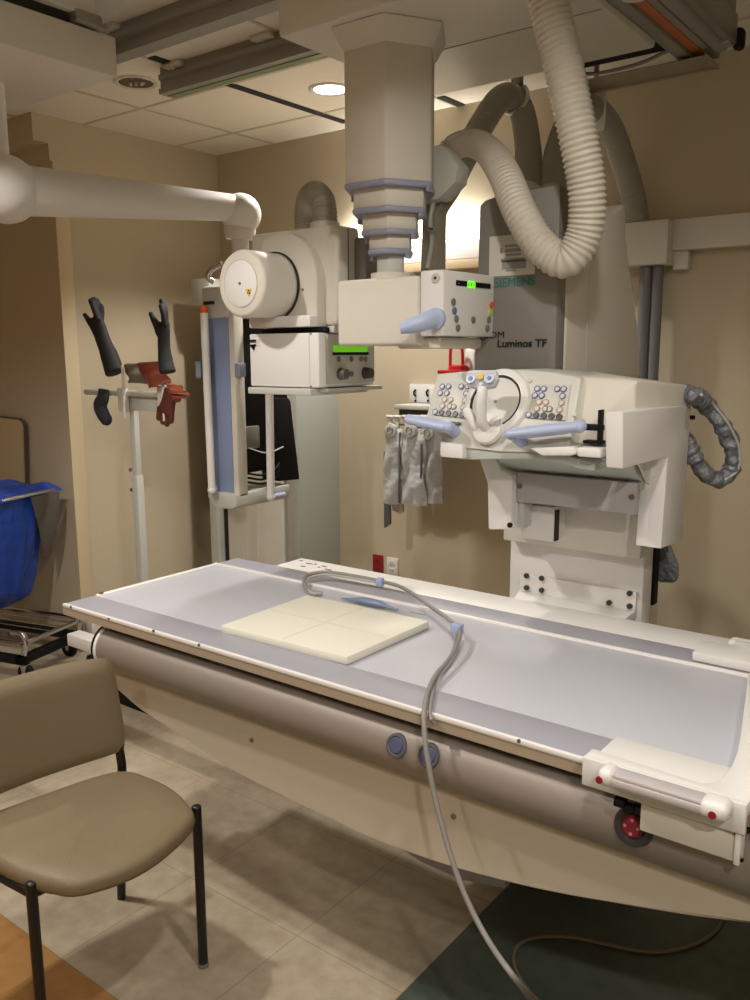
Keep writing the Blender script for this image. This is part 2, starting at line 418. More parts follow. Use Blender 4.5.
# ------------------------------------------------------------------ telescopic column with control head
t = thing('telescopic_column', 'six-sided beige telescopic column with blue-grey collars hanging from the ceiling carriage', 'telescopic column', (-1.57, 2.27, 2.52))
def hexpts(cx, cy, L):
    # flat side at -Y, corner px 384 is its right end
    return [(cx+L*math.cos(R(60*k)), cy+L*math.sin(R(60*k))) for k in range(6)]
HX, HY = None, None
pc = AZ(383, 12, 2.52)                      # near corner of the flare under the carriage
L0 = .181; HX, HY = pc.x-L0*.5, pc.y+L0*.866
def hexprism(L, z0, z1, L1=None, b=None):
    b = b or B(); L1 = L1 or L
    A = hexpts(HX, HY, L); Cc = hexpts(HX, HY, L1)
    b.hullbev([(*p, z0) for p in A]+[(*p, z1) for p in Cc], .003, 1); return b
hexprism(.150, 2.458, 2.519, .187).obj('flare', CREAM, t)
zs = [2.43, 2.10, 2.01, 1.92, 1.83]; Ls = [.147, .122, .094, .072, .046]
# collar heights from the photograph (near corner)
near = [(385, 178), (385, 205), (385, 228), (385, 248)]
zc = []
for k, (px, py) in enumerate(near):
    zc.append(AY(px, py, HY-Ls[k]*.866).z)
prev = 2.465
for k in range(4):
    hexprism(Ls[k], zc[k], prev).obj('segment', CREAM, t)
    b = hexprism(Ls[k]+.004, zc[k]-.016, zc[k])
    for sx in (-1, 1):
        b.box(HX+sx*(Ls[k]-.006)-.005, HX+sx*(Ls[k]-.006)+.005, HY-.012, HY+.012, zc[k]-.028, zc[k]-.01, .002)
    b.obj('collar', BLUEG, t)
    prev = zc[k]-.0
hexprism(Ls[4], 1.80, prev).obj('segment', PALE, t)
print('HEX', HX, HY, zc)

# control head
y0 = HY-.13
def cy_(px, py): return AY(px, py, y0)
a0 = cy_(337, 277); a1 = cy_(444, 269); z1 = a1.z; z0 = cy_(444, 336).z; xr = a1.x; xl = a0.x
y1 = AX(495, 274, xr).y
t = thing('control_head', 'cream control head box with green digit display and blue grips under the column', 'control head', ((xl+xr)/2, (y0+y1)/2, z0))
xm = cy_(419, 300).x
B().box(xl, xm-.002, y0-.004, y1-.02, z0-.025, z1-.012, .012, 3).obj('main_cover', CREAM, t)
B().box(xm+.002, xr, y0, y1, z0, z1, .007, 2).obj('front_cover', WHITE, t)
B().box(xm-.1, xr-.03, y0+.03, y1-.02, z0-.035, z0-.002, .008).obj('underside', CREAM, t)
B().cyl((HX, HY, z1-.03), (HX, HY, z1+.012), .062, n=32).obj('column_collar', CREAM, t)
def FX(px, py): return AX(px, py, xr+.0015)       # point on the +X control face
def face_patch(quadpx, th=.002, x=None, f=None):
    x = xr if x is None else x
    ys = [AX(p[0], p[1], x).y for p in quadpx]; zz = [AX(p[0], p[1], x).z for p in quadpx]
    return (x, x+th, min(ys), max(ys), min(zz), max(zz))
B().box(*face_patch([(456, 280), (490, 289)])).obj('display', BLACK, t)
p = FX(467, 288.5); text('digit_display', '000', (xr+.0028, p.y, p.z+.002), .030, LED, t, xdir=(0, 1, 0), bold=.0)
p = FX(458, 284); text('display_marks', '▪', (xr+.0028, p.y, p.z), .006, PAPER, t, xdir=(0, 1, 0))
for (px, py, mm) in ((453, 302, BTNG), (454, 311, BTNB), (456, 319, BTNG), (457.5, 328, BTNG), (473, 320, BTNG), (488.5, 320, BTNG), (487, 328.5, BTNG), (491, 305, ORCAP), (490, 313, GRNBTN)):
    p = AX(px, py, xr); B().cyl((xr-.001, p.y, p.z), (xr+.004, p.y, p.z), .0105, n=20, bev=.001).obj('button', mm, t)
p = cy_(436, 278); B().cyl((p.x, y0-.004, p.z), (p.x, y0+.002, p.z), .013, n=24).obj('screw_cap', PALE, t)
B().cyl((p.x, y0-.006, p.z), (p.x, y0-.003, p.z), .004, n=12).obj('screw', DARK, t)
p = cy_(437, 321)
B().lathe([(0, 0), (.03, 0), (.03, .012), (.022, .022), (0, .024)], (p.x, y0, p.z+.006), (0, -1, 0)).etube([(p.x, y0-.01, p.z+.006), (p.x-.012, y0-.035, p.z), (p.x-.035, y0-.065, p.z-.012), (p.x-.066, y0-.088, p.z-.022)], [(.026, .026), (.026, .026), (.022, .024), (.015, .020)], n=20).obj('grip', BLUEL, t)
B().etube([(xr-.05, y1-.01, z0+.05), (xr-.03, y1+.05, z0+.045), (xr, y1+.10, z0+.02), (xr+.01, y1+.13, z0+.01)], [(.022, .022), (.02, .02), (.016, .02), (.012, .016)], n=20).obj('grip', BLUEL, t)
# cable duct and elbow fixed on the column's right side
t = thing('column_duct', 'flat grey-green duct and elbow running beside the column down to the control head', 'cable duct', (HX+.1, HY+.14, 1.85))
dy = HY+.16
e = [AY(*p, dy) for p in ((428, 150), (448, 147), (465, 167), (462, 184), (446, 200), (430, 205), (428, 186))]
B().prism([(v.x, v.z) for v in e], 1, dy-.04, dy+.03, .004).obj('elbow_box', PALE, t)
e = [AY(*p, dy+.02) for p in ((426, 203), (446, 200), (440, 214), (439, 272), (424, 272))]
B().prism([(v.x, v.z) for v in e], 1, dy-.0, dy+.06, .003).obj('flat_duct', mat('duct_olive', (128, 124, 108), .55), t)
B().tube([AY(433, 203, dy-.02), AY(430, 222, dy-.03), AY(432, 240, dy-.02), AY(427, 268, dy-.02)], .008).obj('cable', HOSEG, t)
B().cyl(AY(428, 229, dy-.045), AY(434, 229, dy-.045), .006, n=10).obj('cable_clip', CHROME, t)

# ------------------------------------------------------------------ x-ray tube assembly
hy0 = 2.25
h0 = AY(258, 235, hy0); h1 = AY(337, 224, hy0); hz0 = AY(300, 327, hy0).z; hz1 = h1.z
hxr = h1.x; hxl = AY(249, 325, hy0).x; hy1 = AX(360, 229, hxr).y
t = thing('x_ray_tube', 'cream x-ray tube housing with round end drum, left of the control head', 'x-ray tube', ((hxl+hxr)/2, (hy0+hy1)/2, hz0))
B().box(hxl+.02, hxr, hy0, hy1, hz0, hz1, .014, 3).obj('housing', CREAM, t)
B().box(hxr-.01, hxr+.0015, hy0+.055, hy0+.058, hz0+.01, hz1-.01).obj('side_seam', DARK, t)
B().box(hxr-.02, hxr+.05, hy0+.09, hy1+.06, hz0+.02, hz1-.03, .02).obj('rear_cover', TOWERG, t)
dc = AY(272, 279, hy0-.02); dcx, dcz = AY(283.5, 287, hy0).x, AY(283.5, 287, hy0).z
# arched front shroud
pts = []
rs = .166
for k in range(0, 21):
    an = math.pi-k*math.pi/20*1.0
    pts.append((dcx+.022+rs*math.cos(an)*1.0, dcz+.012+rs*math.sin(an)))
pts += [(dcx+.022+rs, hz0), (dcx+.022-rs, hz0)]
xclip = AY(261, 260, hy0-.04).x
pts = [(max(x, xclip), z) for x, z in pts]
B().prism(pts, 1, hy0-.04, hy0+.02, .008, 3).obj('front_shroud', CREAM, t)
B().box(AY(249, 325, hy0-.075).x, hxr-.06, hy0-.075, hy0+.04, hz0-.002, hz0+.035, .004).obj('base_plate', WHITE, t)
cyf = hy0-.205
rr = .110
B().lathe([(0, 0), (rr-.012, 0), (rr-.004, .004), (rr, .012), (rr, .05), (rr-.001, .15), (rr-.001, .19)], (dcx, cyf, dcz), (0, 1, 0), 56).obj('tube_drum', CREAM, t, angle=50)
B().lathe([(rr+.003, .152), (rr+.005, .156), (rr+.005, .162), (rr-.004, .168)], (dcx, cyf, dcz), (0, 1, 0), 56).obj('gasket', DARK, t)
B().lathe([(0, -.004), (.072, -.004), (.075, -.002), (.075, .002)], (dcx, cyf, dcz), (0, 1, 0), 48).obj('end_disc', WHITE, t)
B().lathe([(.075, .001), (.0755, -.0025), (.0775, -.0025), (.078, .001)], (dcx, cyf, dcz), (0, 1, 0), 48).obj('disc_groove', PALE, t)
B().cyl((dcx, cyf-.006, dcz), (dcx, cyf-.003, dcz), .005, n=14).obj('screw', KNOB, t)
tx, tz = dcx+.042, dcz-.030
B().prism([(tx-.014, tz+.01), (tx+.014, tz+.01), (tx, tz-.016)], 1, cyf-.0052, cyf-.0035).obj('warning_sticker', YEL, t)
b = B()
for k in range(3):
    an = R(90+120*k); b.cyl((tx+.005*math.cos(an), cyf-.006, tz+.0+.005*math.sin(an)), (tx+.005*math.cos(an), cyf-.0051, tz+.005*math.sin(an)), .003, n=8)
b.obj('warning_symbol', BLACK, t)
B().box(hxl+.09, hxr-.03, hy0-.03, hy1-.05, hz0-.022, hz0-.004, .004).obj('swivel_gap', BLACK, t)
B().box(hxr-.04, hxr-.01, hy0-.01, hy0+.03, hz0-.022, hz0+.0, .003).obj('latch', WHITE, t)
for q in ((273, 300), (286, 298)):
    pass
p = AY(302.5, 289.5, hy0-.042); B().cyl((p.x, hy0-.043, p.z), (p.x, hy0-.038, p.z), .004, n=10).obj('screw', KNOB, t)
pz = hz1
yh = hy0+.08
hb = AY(325, 224, yh)
B().lathe([(.052, 0), (.052, .03), (.045, .034)], (hb.x, yh, hz1-.008), (0, 0, 1)).obj('hose_collar', CREAM, t)
B().tube([Vector((hb.x, yh, hz1+.01)), AY(324.5, 212, yh), AY(322, 201, yh+.01), AY(316, 194, yh+.06), AY(309, 199, yh+.14), AY(306, 212, yh+.18), AY(306, 232, yh+.2), AY(307, 250, yh+.2)], .041, n=20, rib=.09, pitch=.011, step=.0025).obj('corrugated_hose', HOSEG, t)

# collimator
ky0 = 2.19
k0 = AY(249, 333, ky0); k1 = AY(319, 333, ky0); kz1 = hz0-.022
kz0 = AY(319, 388, ky0).z
kxl, kxr = k0.x, k1.x; ky1 = AX(374, 340, kxr).y
T_TUBE = t
t = thing('collimator', 'white collimator box with green lit strip and dials on its grey panel', 'collimator', ((kxl+kxr)/2, (ky0+ky1)/2, kz0))
B().box(kxl, kxr-.002, ky0, ky1, kz0, kz1, .006).obj('cover', WHITE, t)
B().box(kxr-.045, kxr-.043, ky0-.001, ky0+.01, kz0+.003, kz1-.003).obj('cover_seam', PALE, t)
B().box(kxr-.004, kxr+.006, ky0+.035, ky1-.004, kz0+.012, kz1-.004, .004).obj('control_panel', PANELG, t)
def KX(px, py): return AX(px, py, kxr+.006)
pa, pb = KX(333, 345), KX(367, 352)
B().box(kxr+.005, kxr+.009, pa.y, pb.y, pb.z, pa.z, .001).obj('lit_display', LCD, t)
B().box(kxr+.005, kxr+.010, pa.y-.004, pb.y+.006, pb.z-.010, pb.z, .001).obj('display_sill', BLACK, t)
for (px, py) in ((338.5, 359), (351.3, 359), (361, 359), (365.3, 359), (351.3, 374)):
    p = KX(px, py); B().cyl((kxr+.005, p.y, p.z), (kxr+.010, p.y, p.z), .010, n=18, bev=.002).obj('button', BTNG, t)
for (px, py, m_) in ((340.5, 374, KNOB), (365.3, 373, mat('knob_dark', (66, 66, 64), .4))):
    p = KX(px, py); B().lathe([(0, .03), (.016, .03), (.018, .028), (.02, .008), (.022, 0)], (kxr+.005, p.y, p.z), (1, 0, 0), 24).obj('dial', m_, t)
b = B().box(kxl-.0, kxr-.03, ky0-.015, ky1+.0, kz0-.026, kz0-.003, .004)
b.box(kxl+.1, kxr+.008, ky0+.03, ky1+.04, kz0-.016, kz0-.003, .003).obj('accessory_rail', PALE, t)
pm = AY(252, 342, ky0)
b = B().box(kxl-.004, kxl+.035, ky0-.008, ky0+.0, pm.z+.002, pm.z+.008, .001).box(kxl-.004, kxl+.035, ky0-.008, ky0+.0, pm.z-.014, pm.z-.008, .001).prism([(kxl+.01, pm.z-.014), (kxl+.03, pm.z-.014), (kxl+.024, pm.z-.03)], 1, ky0-.004, ky0)
b.obj('tape_hook', BLACK, t)
B().box(kxl+.036, kxl+.056, ky0-.002, ky0+.001, pm.z-.014, pm.z+.01).obj('small_label', PAPER, t)
for (px, py) in ((311, 334), (311, 386.5)):
    p = AY(px, py, ky0); B().cyl((p.x, ky0-.002, p.z), (p.x, ky0+.001, p.z), .003, n=8).obj('screw', KNOB, t)
B().box(hxr-.02, HX-.08, hy0+.12, hy0+.22, hz0+.06, hz0+.18, .02).obj('support_arm', PALE, T_TUBE)

# ------------------------------------------------------------------ foreground corrugated hose
t = thing('corrugated_hose', 'thick shiny pale corrugated hose looping down from the ceiling before the grey tower', 'hose', AD(560, 60, 2.3))
hp = [AD(540, -40, 2.2), AD(548, 0, 2.22), AD(562, 60, 2.24), AD(577, 130, 2.26), AD(587, 190, 2.3), AD(584, 234, 2.34), AD(566, 260, 2.37), AD(542, 247, 2.40), AD(520, 212, 2.43), AD(504, 174, 2.52), AD(487, 150, 2.70), AD(468, 143, 2.86), AD(451, 150, 2.94), AD(443, 168, 2.9)]
B().tube(hp, .0465, n=28, rib=.11, pitch=.0155, step=.0022, rfun=lambda u: .0475-.009*max(0, u-.3)/.7).obj('hose_tube', HOSE, t)
t = thing('supply_hose', 'grey corrugated hose clamped under the ceiling, arching over the tower top', 'hose', AD(510, 100, 3.2))
hp = [AD(436, 205, 3.1), AD(452, 180, 3.15), AD(476, 135, 3.22), AD(497, 102, 3.28), AD(512, 97, 3.32), AD(522, 112, 3.36), AD(528, 150, 3.2), AD(527, 194, 2.98)]
B().tube(hp, .046, n=22, rib=.08, pitch=.013, step=.0028).obj('hose_tube', HOSEG, t)
p = AD(514, 99, 3.33)
B().tube([p+Vector((.052*math.cos(a), .02*math.sin(a)+.01, .055*math.sin(a))) for a in [k*math.pi/8 for k in range(17)]], .008, n=8).obj('clamp_ring', WHITE, t)
B().box(p.x-.01, p.x+.03, p.y-.01, p.y+.02, p.z+.05, ZC, .004).obj('hanger', ALU, t)
t = thing('supply_hose', 'grey corrugated hose behind the tower, half hidden by the shiny looping hose', 'hose', AD(593, 110, 3.3))
hp = [AD(551, 196, 2.98), AD(555, 165, 3.1), AD(566, 128, 3.22), AY(582, 110, 3.1), AY(597, 112, 3.25), AY(611, 130, 3.38), AY(624, 165, 3.5), AY(634, 200, 3.6), AY(637, 224, 3.63)]
B().tube(hp, .047, n=22, rib=.06, pitch=.013, step=.003).obj('hose_tube', HOSEG, t)
p = AY(594, 111, 3.22); B().cyl(p-Vector((.03, 0, 0)), p+Vector((.03, .03, .0)), .068, n=28, bev=.006).obj('hose_collar', WHITE, t)
B().cyl(p+Vector((0, .01, .05)), Vector((p.x, p.y+.01, ZC)), .01, n=10).obj('hanger', ALU, t)

# ------------------------------------------------------------------ ceiling arm and monitor carrier
t = thing('ceiling_boom', 'white tubular ceiling arm with round ball joint at upper left', 'ceiling arm', AD(120, 200, 3.4))
hub = AD(4, 189, 2.95)
ball = AY(241, 214, 2.6)
B().cyl((hub.x, hub.y, hub.z), (hub.x, hub.y, 2.5), .026, n=24).obj('drop_tube', WHITE, t)
b = B().sphere(hub, .118, (1, 1, .98), 40); b.obj('hub', WHITE, t)
B().cyl(hub, ball+Vector((0, 0, .022)), .088, .052, n=40).obj('arm_tube', WHITE, t)
B().sphere(ball, .083, (1, 1, 1), 40).obj('ball_joint', WHITE, t)
bz = ball-Vector((0, 0, .055))
B().lathe([(0, 0), (.058, 0), (.064, .02), (.066, .05), (.05, .08)], bz-Vector((0.01, 0, .045)), (.05, 0, 1), 32).obj('lower_cup', CREAM, t)
B().cyl(bz-Vector((.01, 0, .16)), bz-Vector((.01, 0, .02)), .036, n=28).obj('neck', CREAM, t)
t = thing('monitor_carrier', 'hanging monitor carrier with blue side panel and black screens seen edge-on', 'monitor carrier', AY(240, 500, 2.6))
my = 2.6
ml = AY(212, 310, my); mr = AY(243, 310, my)
mz0 = AY(230, 497, my).z; mz1 = AY(222, 290, my).z
mxl, mxr = AY(212, 495, my).x+.005, AY(239, 495, my).x
xb = AY(233, 450, my).x
B().box(mxl, mxr, my, my+.06, mz0, mz1-.06, .008).obj('post', CREAM, t)
B().box(mxl+.012, xb, my-.004, my, mz0+.02, mz1-.10, .001).obj('blue_panel', BLUEP, t)
B().box(mxl-.01, mxr-.01, my-.02, my+.22, mz1-.12, mz1+.02, .02, 3).obj('head_cover', PALE, t)
B().box(mxl+.01, mxl+.08, my-.0215, my-.02, mz1-.06, mz1-.045).obj('head_label', BLKTX, t)
pts = [(mxl-.01, mz0+.02), (mxr, mz0+.02), (mxr, mz0-.035), (mxr-.03, mz0-.05), (mxl+.06, mz0-.055), (mxl+.01, mz0-.035), (mxl-.01, mz0-.01)]
B().prism(pts, 1, my-.02, my+.33, .005).obj('bottom_tray', PALE, t)
B().box(mxl+.03, mxr-.03, my+.07, my+.36, mz0+.10, mz1-.1, .006).obj('screen', BLACK, t)
B().box(mxr-.04, mxr-.015, my+.07, my+.155, mz0+.21, mz0+.31, .004).obj('connector_box', mat('connector_grey', (120, 118, 110), .5), t)
b = B()
for k in range(3):
    b.tube([(mxr-.03, my+.08, mz0+.06+.02*k), (mxr-.005, my+.16, mz0+.045+.02*k), (mxr-.005, my+.25, mz0+.07+.02*k), (mxr-.03, my+.3, mz0+.16)], .005, n=8)
b.obj('cables', BLACK, t)
B().tube([(mxr-.02, my+.07, mz0+.22), (mxr, my+.18, mz0+.185), (mxr-.01, my+.3, mz0+.2)], .003, n=6).obj('thin_cable', PALE, t)
wy = 2.95
e = [AX(*p, mxr-.03) for p in ((286, 398), (288, 402), (297, 479), (276, 481), (270, 398))]
B().prism([(v.y, v.z) for v in e], 0, mxr-.12, mxr-.012, .004).obj('rear_screen', BLACK, t)
# handle tubes
lx = AY(207, 400, my-.05).x
hl0 = AY(212, 490, my-.05); hl1 = AY(204, 313, my-.05)
b = B().cyl((hl0.x, my-.05, hl0.z), (hl1.x, my-.05, hl1.z), .017, n=18); b.sphere((hl0.x, my-.05, hl0.z), .02)
b.cyl((hl0.x, my-.05, hl0.z), (mxl+.01, my+.02, hl0.z), .014, n=14)
b.obj('handle_tube', WHITE, t)
B().cyl((hl1.x, my-.05, hl1.z), (hl1.x, my-.05, hl1.z+.03), .018, n=18, bev=.004).obj('orange_cap', ORCAP, t)
zb = AY(206, 370, my-.05).z
B().box(hl1.x-.02, mxl+.005, my-.07, my-.03, zb-.03, zb+.03, .006).obj('cross_bracket', mat('bracket_blue', (140, 150, 172), .45), t)
B().box(mxr-.005, mxr+.03, my-.0, my+.04, zb-.03, zb+.03, .006).obj('cross_bracket', MATS['bracket_blue'], t)
rt = AX(270, 392, mxr+.06); rb_ = AX(271, 497, mxr+.06)
b = B().cyl((mxr+.06, rb_.y, rb_.z), (mxr+.06, rt.y, rt.z+.35), .018, n=18); b.sphere((mxr+.06, rb_.y, rb_.z), .02)
b.cyl((mxr+.06, rb_.y, rt.z+.34), (mxr-.02, rb_.y-.05, rt.z+.34), .014)
b.obj('handle_tube', WHITE, t)
B().cyl((mxr+.06, rb_.y, rb_.z), (mxr+.06, rb_.y+.09, rb_.z), .013, n=14, bev=.004).obj('blue_handle_end', BLUEL, t)
B().cyl(bz-Vector((.01, 0, .18)), (mxl+.05, my+.08, mz1), .03, n=20).obj('swivel', CREAM, t)
b = B().tube([AY(214, 282, my-.04), AY(208, 278, my-.06), AY(211, 270, my-.06), AY(222, 263, my-.05)], .012, n=12)
b.obj('chrome_lever', CHROME, t)

# ------------------------------------------------------------------ cabinet / bucky stand on the back wall
def PX3(px, py=560, y=3.35): return AY(px, py, y).x
t = thing('bucky_stand', 'pale upright wall stand with narrow side post, behind the monitor carrier', 'upright stand', (-3.45, 3.45, 0))
B().box(PX3(214), PX3(222), 3.33, 3.42, 0, 1.93, .006).obj('side_post', PALE, t)
B().box(PX3(222)-.01, PX3(228)+.002, 3.38, 3.5, 0, 1.9).obj('dark_gap', DARK, t)
B().box(PX3(228), PX3(283), 3.36, 3.6, 0, 1.9, .005).obj('front_panel', CREAM, t)
b = B()
for px in (246, 257, 263):
    b.box(PX3(px)-.002, PX3(px)+.002, 3.358, 3.362, .05, 1.85)
b.obj('panel_groove', PALE, t)
B().box(PX3(284), PX3(288), 3.38, 3.6, 0, 1.9).obj('edge_strip', mat('thin_alu', (190, 186, 176), .35, metal=.4), t)
b = B().box(PX3(214)-.03, PX3(228), 3.28, 3.45, 1.86, 2.0, .01); b.obj('top_cap', PALE, t)
t = thing('tall_cabinet', 'tall plain greenish-white cabinet against the back wall left of the aprons', 'cabinet', (-2.95, 3.5, 0))
xc_ = PX3(300)
B().box(PX3(289), xc_-.001, 3.35, AX(341, 590, xc_).y, 0, 1.62, .004).obj('body', PALE, t)
B().box(xc_-.002, xc_+.002, 3.354, AX(341, 590, xc_).y-.002, .01, 1.61, .001).obj('side_panel', GREYG, t)
print('cab', xc_, AX(341, 590, xc_))
B().tube([(PX3(192), 3.5, AY(192, 412, 3.5).z+.02), (PX3(192)-.02, 3.49, AY(192, 412, 3.5).z), (PX3(192), 3.49, AY(192, 412, 3.5).z-.02)], .004).obj('wire_hook', CHROME, thing('wall_hook', 'tiny wire hook on the shadowed left wall beside the stand', 'hook', AY(192, 412, 3.5)))

# ------------------------------------------------------------------ back wall items
t = thing('wall_duct', 'cream horizontal cable duct with junction box on the back wall at right', 'cable duct', (-.8, YB-.04, 2.0))
d0 = AY(627, 225, 3.60); d1 = AY(672, 220, 3.60); d2 = AY(672, 264, 3.60)
B().box(-1.6, d1.x, 3.56, YB-.001, d2.z, d1.z, .004).obj('junction_box', CREAM, t)
z_t = AY(720, 215, 3.62).z; z_b = AY(720, 247, 3.62).z
B().box(d1.x, 1.2, 3.62, YB-.001, z_b, z_t, .003).obj('trunking', CREAM, t)
B().box(d1.x, d1.x+.06, 3.64, YB-.001, z_b-.075, z_b, .004).obj('step_box', CREAM, t)
t = thing('vertical_duct', 'dark grey ribbed hose and cables dropping from wall duct behind the tower', 'cable duct', AY(655, 320, 3.6))
zt = d2.z; zb_ = -.2
xg = AY(645, 300, 3.62).x
b = B()
for k, (ox, r_) in enumerate(((0, .026), (.05, .022))):
    b.tube([(xg+ox, 3.62, zt+.02), (xg+ox, 3.62, zb_+.2)], r_, n=14, smooth=False)
b.obj('hoses', HOSED, t)
# outlets
def outlet(px0, py0, px1, py1, m_, label, cat='socket', dark=False):
    a = AY(px0, py0, YB-.006); c_ = AY(px1, py1, YB-.006)
    t = thing('wall_socket', label, cat, (a.x, YB, (a.z+c_.z)/2))
    B().box(a.x, c_.x, YB-.010, YB-.0005, c_.z, a.z, .002).obj('plate', m_, t)
    h = a.z-c_.z
    for f in (.28, .72):
        z = c_.z+h*f; xm_ = (a.x+c_.x)/2
        B().box(xm_-.018, xm_+.018, YB-.013, YB-.009, z-.014, z+.014, .003).obj('receptacle', m_ if not dark else REDD, t)
        B().box(xm_-.008, xm_-.005, YB-.014, YB-.0128, z-.006, z+.006).box(xm_+.005, xm_+.008, YB-.014, YB-.0128, z-.006, z+.006).obj('slots', DARK, t)
outlet(373, 554, 383, 574, REDD, 'red electrical socket low on the back wall, left of the white one', dark=True)
outlet(387, 557, 398, 576, WHITE, 'white electrical socket low on the back wall, right of the red one')
a = AY(410, 384, YB-.01); c_ = AY(452, 404, YB-.01)
t = thing('hook_plate', 'white wall plate with black hooks behind the apron rack', 'wall plate', (a.x, YB, a.z))
B().box(a.x, c_.x, YB-.015, YB-.001, c_.z, a.z, .002).obj('plate', WHITE, t)
for px in (415, 427.5, 440):
    p = AY(px, 394, YB-.02)
    B().tube([(p.x, YB-.014, p.z+.02), (p.x, YB-.03, p.z+.012), (p.x+.004, YB-.032, p.z-.004), (p.x, YB-.016, p.z-.01)], .005, n=8).obj('hook', BLACK, t)
    B().cyl((p.x, YB-.018, p.z-.035), (p.x, YB-.013, p.z-.035), .006, n=10).obj('screw', DARK, t)
# apron rack
ay = 3.5
ra = AY(394, 407, ay); rb = AY(470, 410, ay)
t = thing('apron_rack', 'grey-green wall rack with white clips holding the lead aprons', 'rack', ((ra.x+rb.x)/2, YB-.1, ra.z))
B().box(ra.x, rb.x, ay+.0, YB-.02, ra.z-.01, ra.z+.012, .003).obj('shelf', PALE, t)
B().box(ra.x+.01, rb.x, ay+.03, YB-.02, ra.z-.06, ra.z-.012).obj('dark_shelf_box', mat('olive_dark', (74, 72, 58), .6), t)  # dark olive box below the rack shelf
B().cyl((ra.x-.02, ay-.012, ra.z-.085), (rb.x, ay-.012, ra.z-.085), .005).obj('bar', ALU, t)
for k, px in enumerate((391, 398, 407, 416, 425)):
    p = AY(px, 421, ay-.02)
    b = B().box(p.x-.026, p.x+.026, ay-.03, ay-.018, p.z+.012, p.z+.03, .004).box(p.x-.01, p.x+.01, ay-.028, ay-.02, p.z-.05, p.z+.014, .002)
    b.box(p.x-.02, p.x+.02, ay-.034, ay-.018, p.z+.018, p.z+.026, .003)
    b.obj('clip', WHITE, t)
def apron(label, px0, px1, ytop, ybot, y, seed, m_=None, loopx=None, edge=None):
    P = lambda px, py: AY(px, py, y)
    t = thing('lead_apron', label, 'lead apron', P((px0+px1)/2, ybot), 0, 'lead aprons on the wall rack')
    a = P(px0, ytop); c_ = P(px1, ytop); zt_ = a.z; zb_ = P(px0, ybot).z
    rnd = random.Random(seed)
    ph = [rnd.uniform(0, 6) for _ in range(4)]
    def fn(u, v):
        x = a.x+(c_.x-a.x)*u; z = zt_+(zb_-zt_)*v
        sh = 1-.0*v
        tp = min(1, .78+v*9)                       # shoulders narrow to the loop at the top
        xm_ = (a.x+c_.x)/2; x = xm_+(x-xm_)*tp
        d = .008*math.sin(u*4+ph[0]+v*3)+.006*math.sin(v*12+ph[1]+u*4)+.004*math.sin(u*11+v*9+ph[2])
        return Vector((x, y+d-.012*math.sin(u*math.pi), z))
    B().grid(fn, 18, 40, thick=.012).obj('body', m_ or LEAD, t, angle=70)
    lx_ = P(loopx or (px0+px1)/2, ytop)
    b = B().cyl((lx_.x, y-.034, zt_-.008), (lx_.x, y-.010, zt_-.008), .034, n=28, bev=.003); b.obj('loop_disc', PALE, t)
    b = B().lathe([(.014, 0), (.0165, -.003), (.019, 0)], (lx_.x, y-.034, zt_-.008), (0, 1, 0), 20); b.obj('disc_ring', KNOB, t)
    if edge:
        e0 = P(*edge[0]); e1 = P(*edge[1])
        B().tube([(e0.x, y-.026, e0.z), ((e0.x+e1.x)/2+.004, y-.03, (e0.z+e1.z)/2), (e1.x, y-.026, e1.z)], .006, n=8).obj('dark_binding', LEADD, t)
apron('leftmost grey lead apron on the rack, narrow and hanging straight', 385.5, 404.5, 428, 502, 3.42, 1, loopx=394, edge=((403, 432), (402, 502)))
apron('middle grey lead apron on the rack with a dark bound edge', 404, 426.5, 428, 503, 3.40, 2, loopx=413, edge=((424.5, 443), (424, 478)))
apron('rightmost grey lead apron on the rack, partly behind the console handle', 424.5, 442, 430, 502, 3.415, 3, loopx=431)
t = thing('apron_strap', 'long dark grey strap hanging left of the lead aprons', 'strap', AY(387, 525, 3.46))
e = [AY(*p, 3.46) for p in ((384, 452), (389, 448), (390.5, 524), (384.5, 528))]
B().prism([(v.x, v.z) for v in e], 1, 3.455, 3.47, .002).obj('strap_band', LEADD, t)
t = thing('apron_strap', 'short grey flap hanging below the leftmost lead apron', 'strap', AY(398, 512, 3.47))
e = [AY(*p, 3.47) for p in ((392, 495), (404, 495), (404, 512), (400, 514), (393, 510))]
B().prism([(v.x, v.z) for v in e], 1, 3.462, 3.475, .002).obj('flap', LEAD, t)
# red-lidded jug on a bracket shelf
p = AY(459.5, 369, 3.55)
t = thing('sharps_jug', 'clear container with red lid and red loop handle above the console', 'container', (p.x, 3.55, p.z-.08))
B().box(p.x-.075, p.x+.085, 3.48, 3.62, p.z-.11, p.z-.02, .012, 3).obj('tub', mat('clear_tub', (226, 220, 212), .25), t)
B().box(p.x-.08, p.x+.06, 3.475, 3.625, p.z-.022, p.z-.004, .006).lathe([(.05, 0), (.048, .02), (.03, .026), (0, .026)], (p.x, 3.54, p.z-.006), (0, 0, 1)).obj('red_lid', RED, t)
B().tube([(p.x-.04, 3.53, p.z+.01), (p.x-.038, 3.53, p.z+.09), (p.x-.02, 3.53, p.z+.125), (p.x+.01, 3.53, p.z+.125), (p.x+.026, 3.53, p.z+.09), (p.x+.03, 3.53, p.z+.01)], .0075, n=10).obj('loop_handle', RED, t)
B().hullbev([(p.x+.01, 3.56, p.z-.02), (p.x+.08, 3.56, p.z-.02), (p.x+.08, 3.6, p.z-.02), (p.x+.01, 3.6, p.z-.02), (p.x+.02, 3.57, p.z+.10), (p.x+.07, 3.57, p.z+.085), (p.x+.07, 3.59, p.z+.085), (p.x+.02, 3.59, p.z+.10)], .008).obj('white_bottle', mat('white_cloth', (226, 222, 220), .8), t)
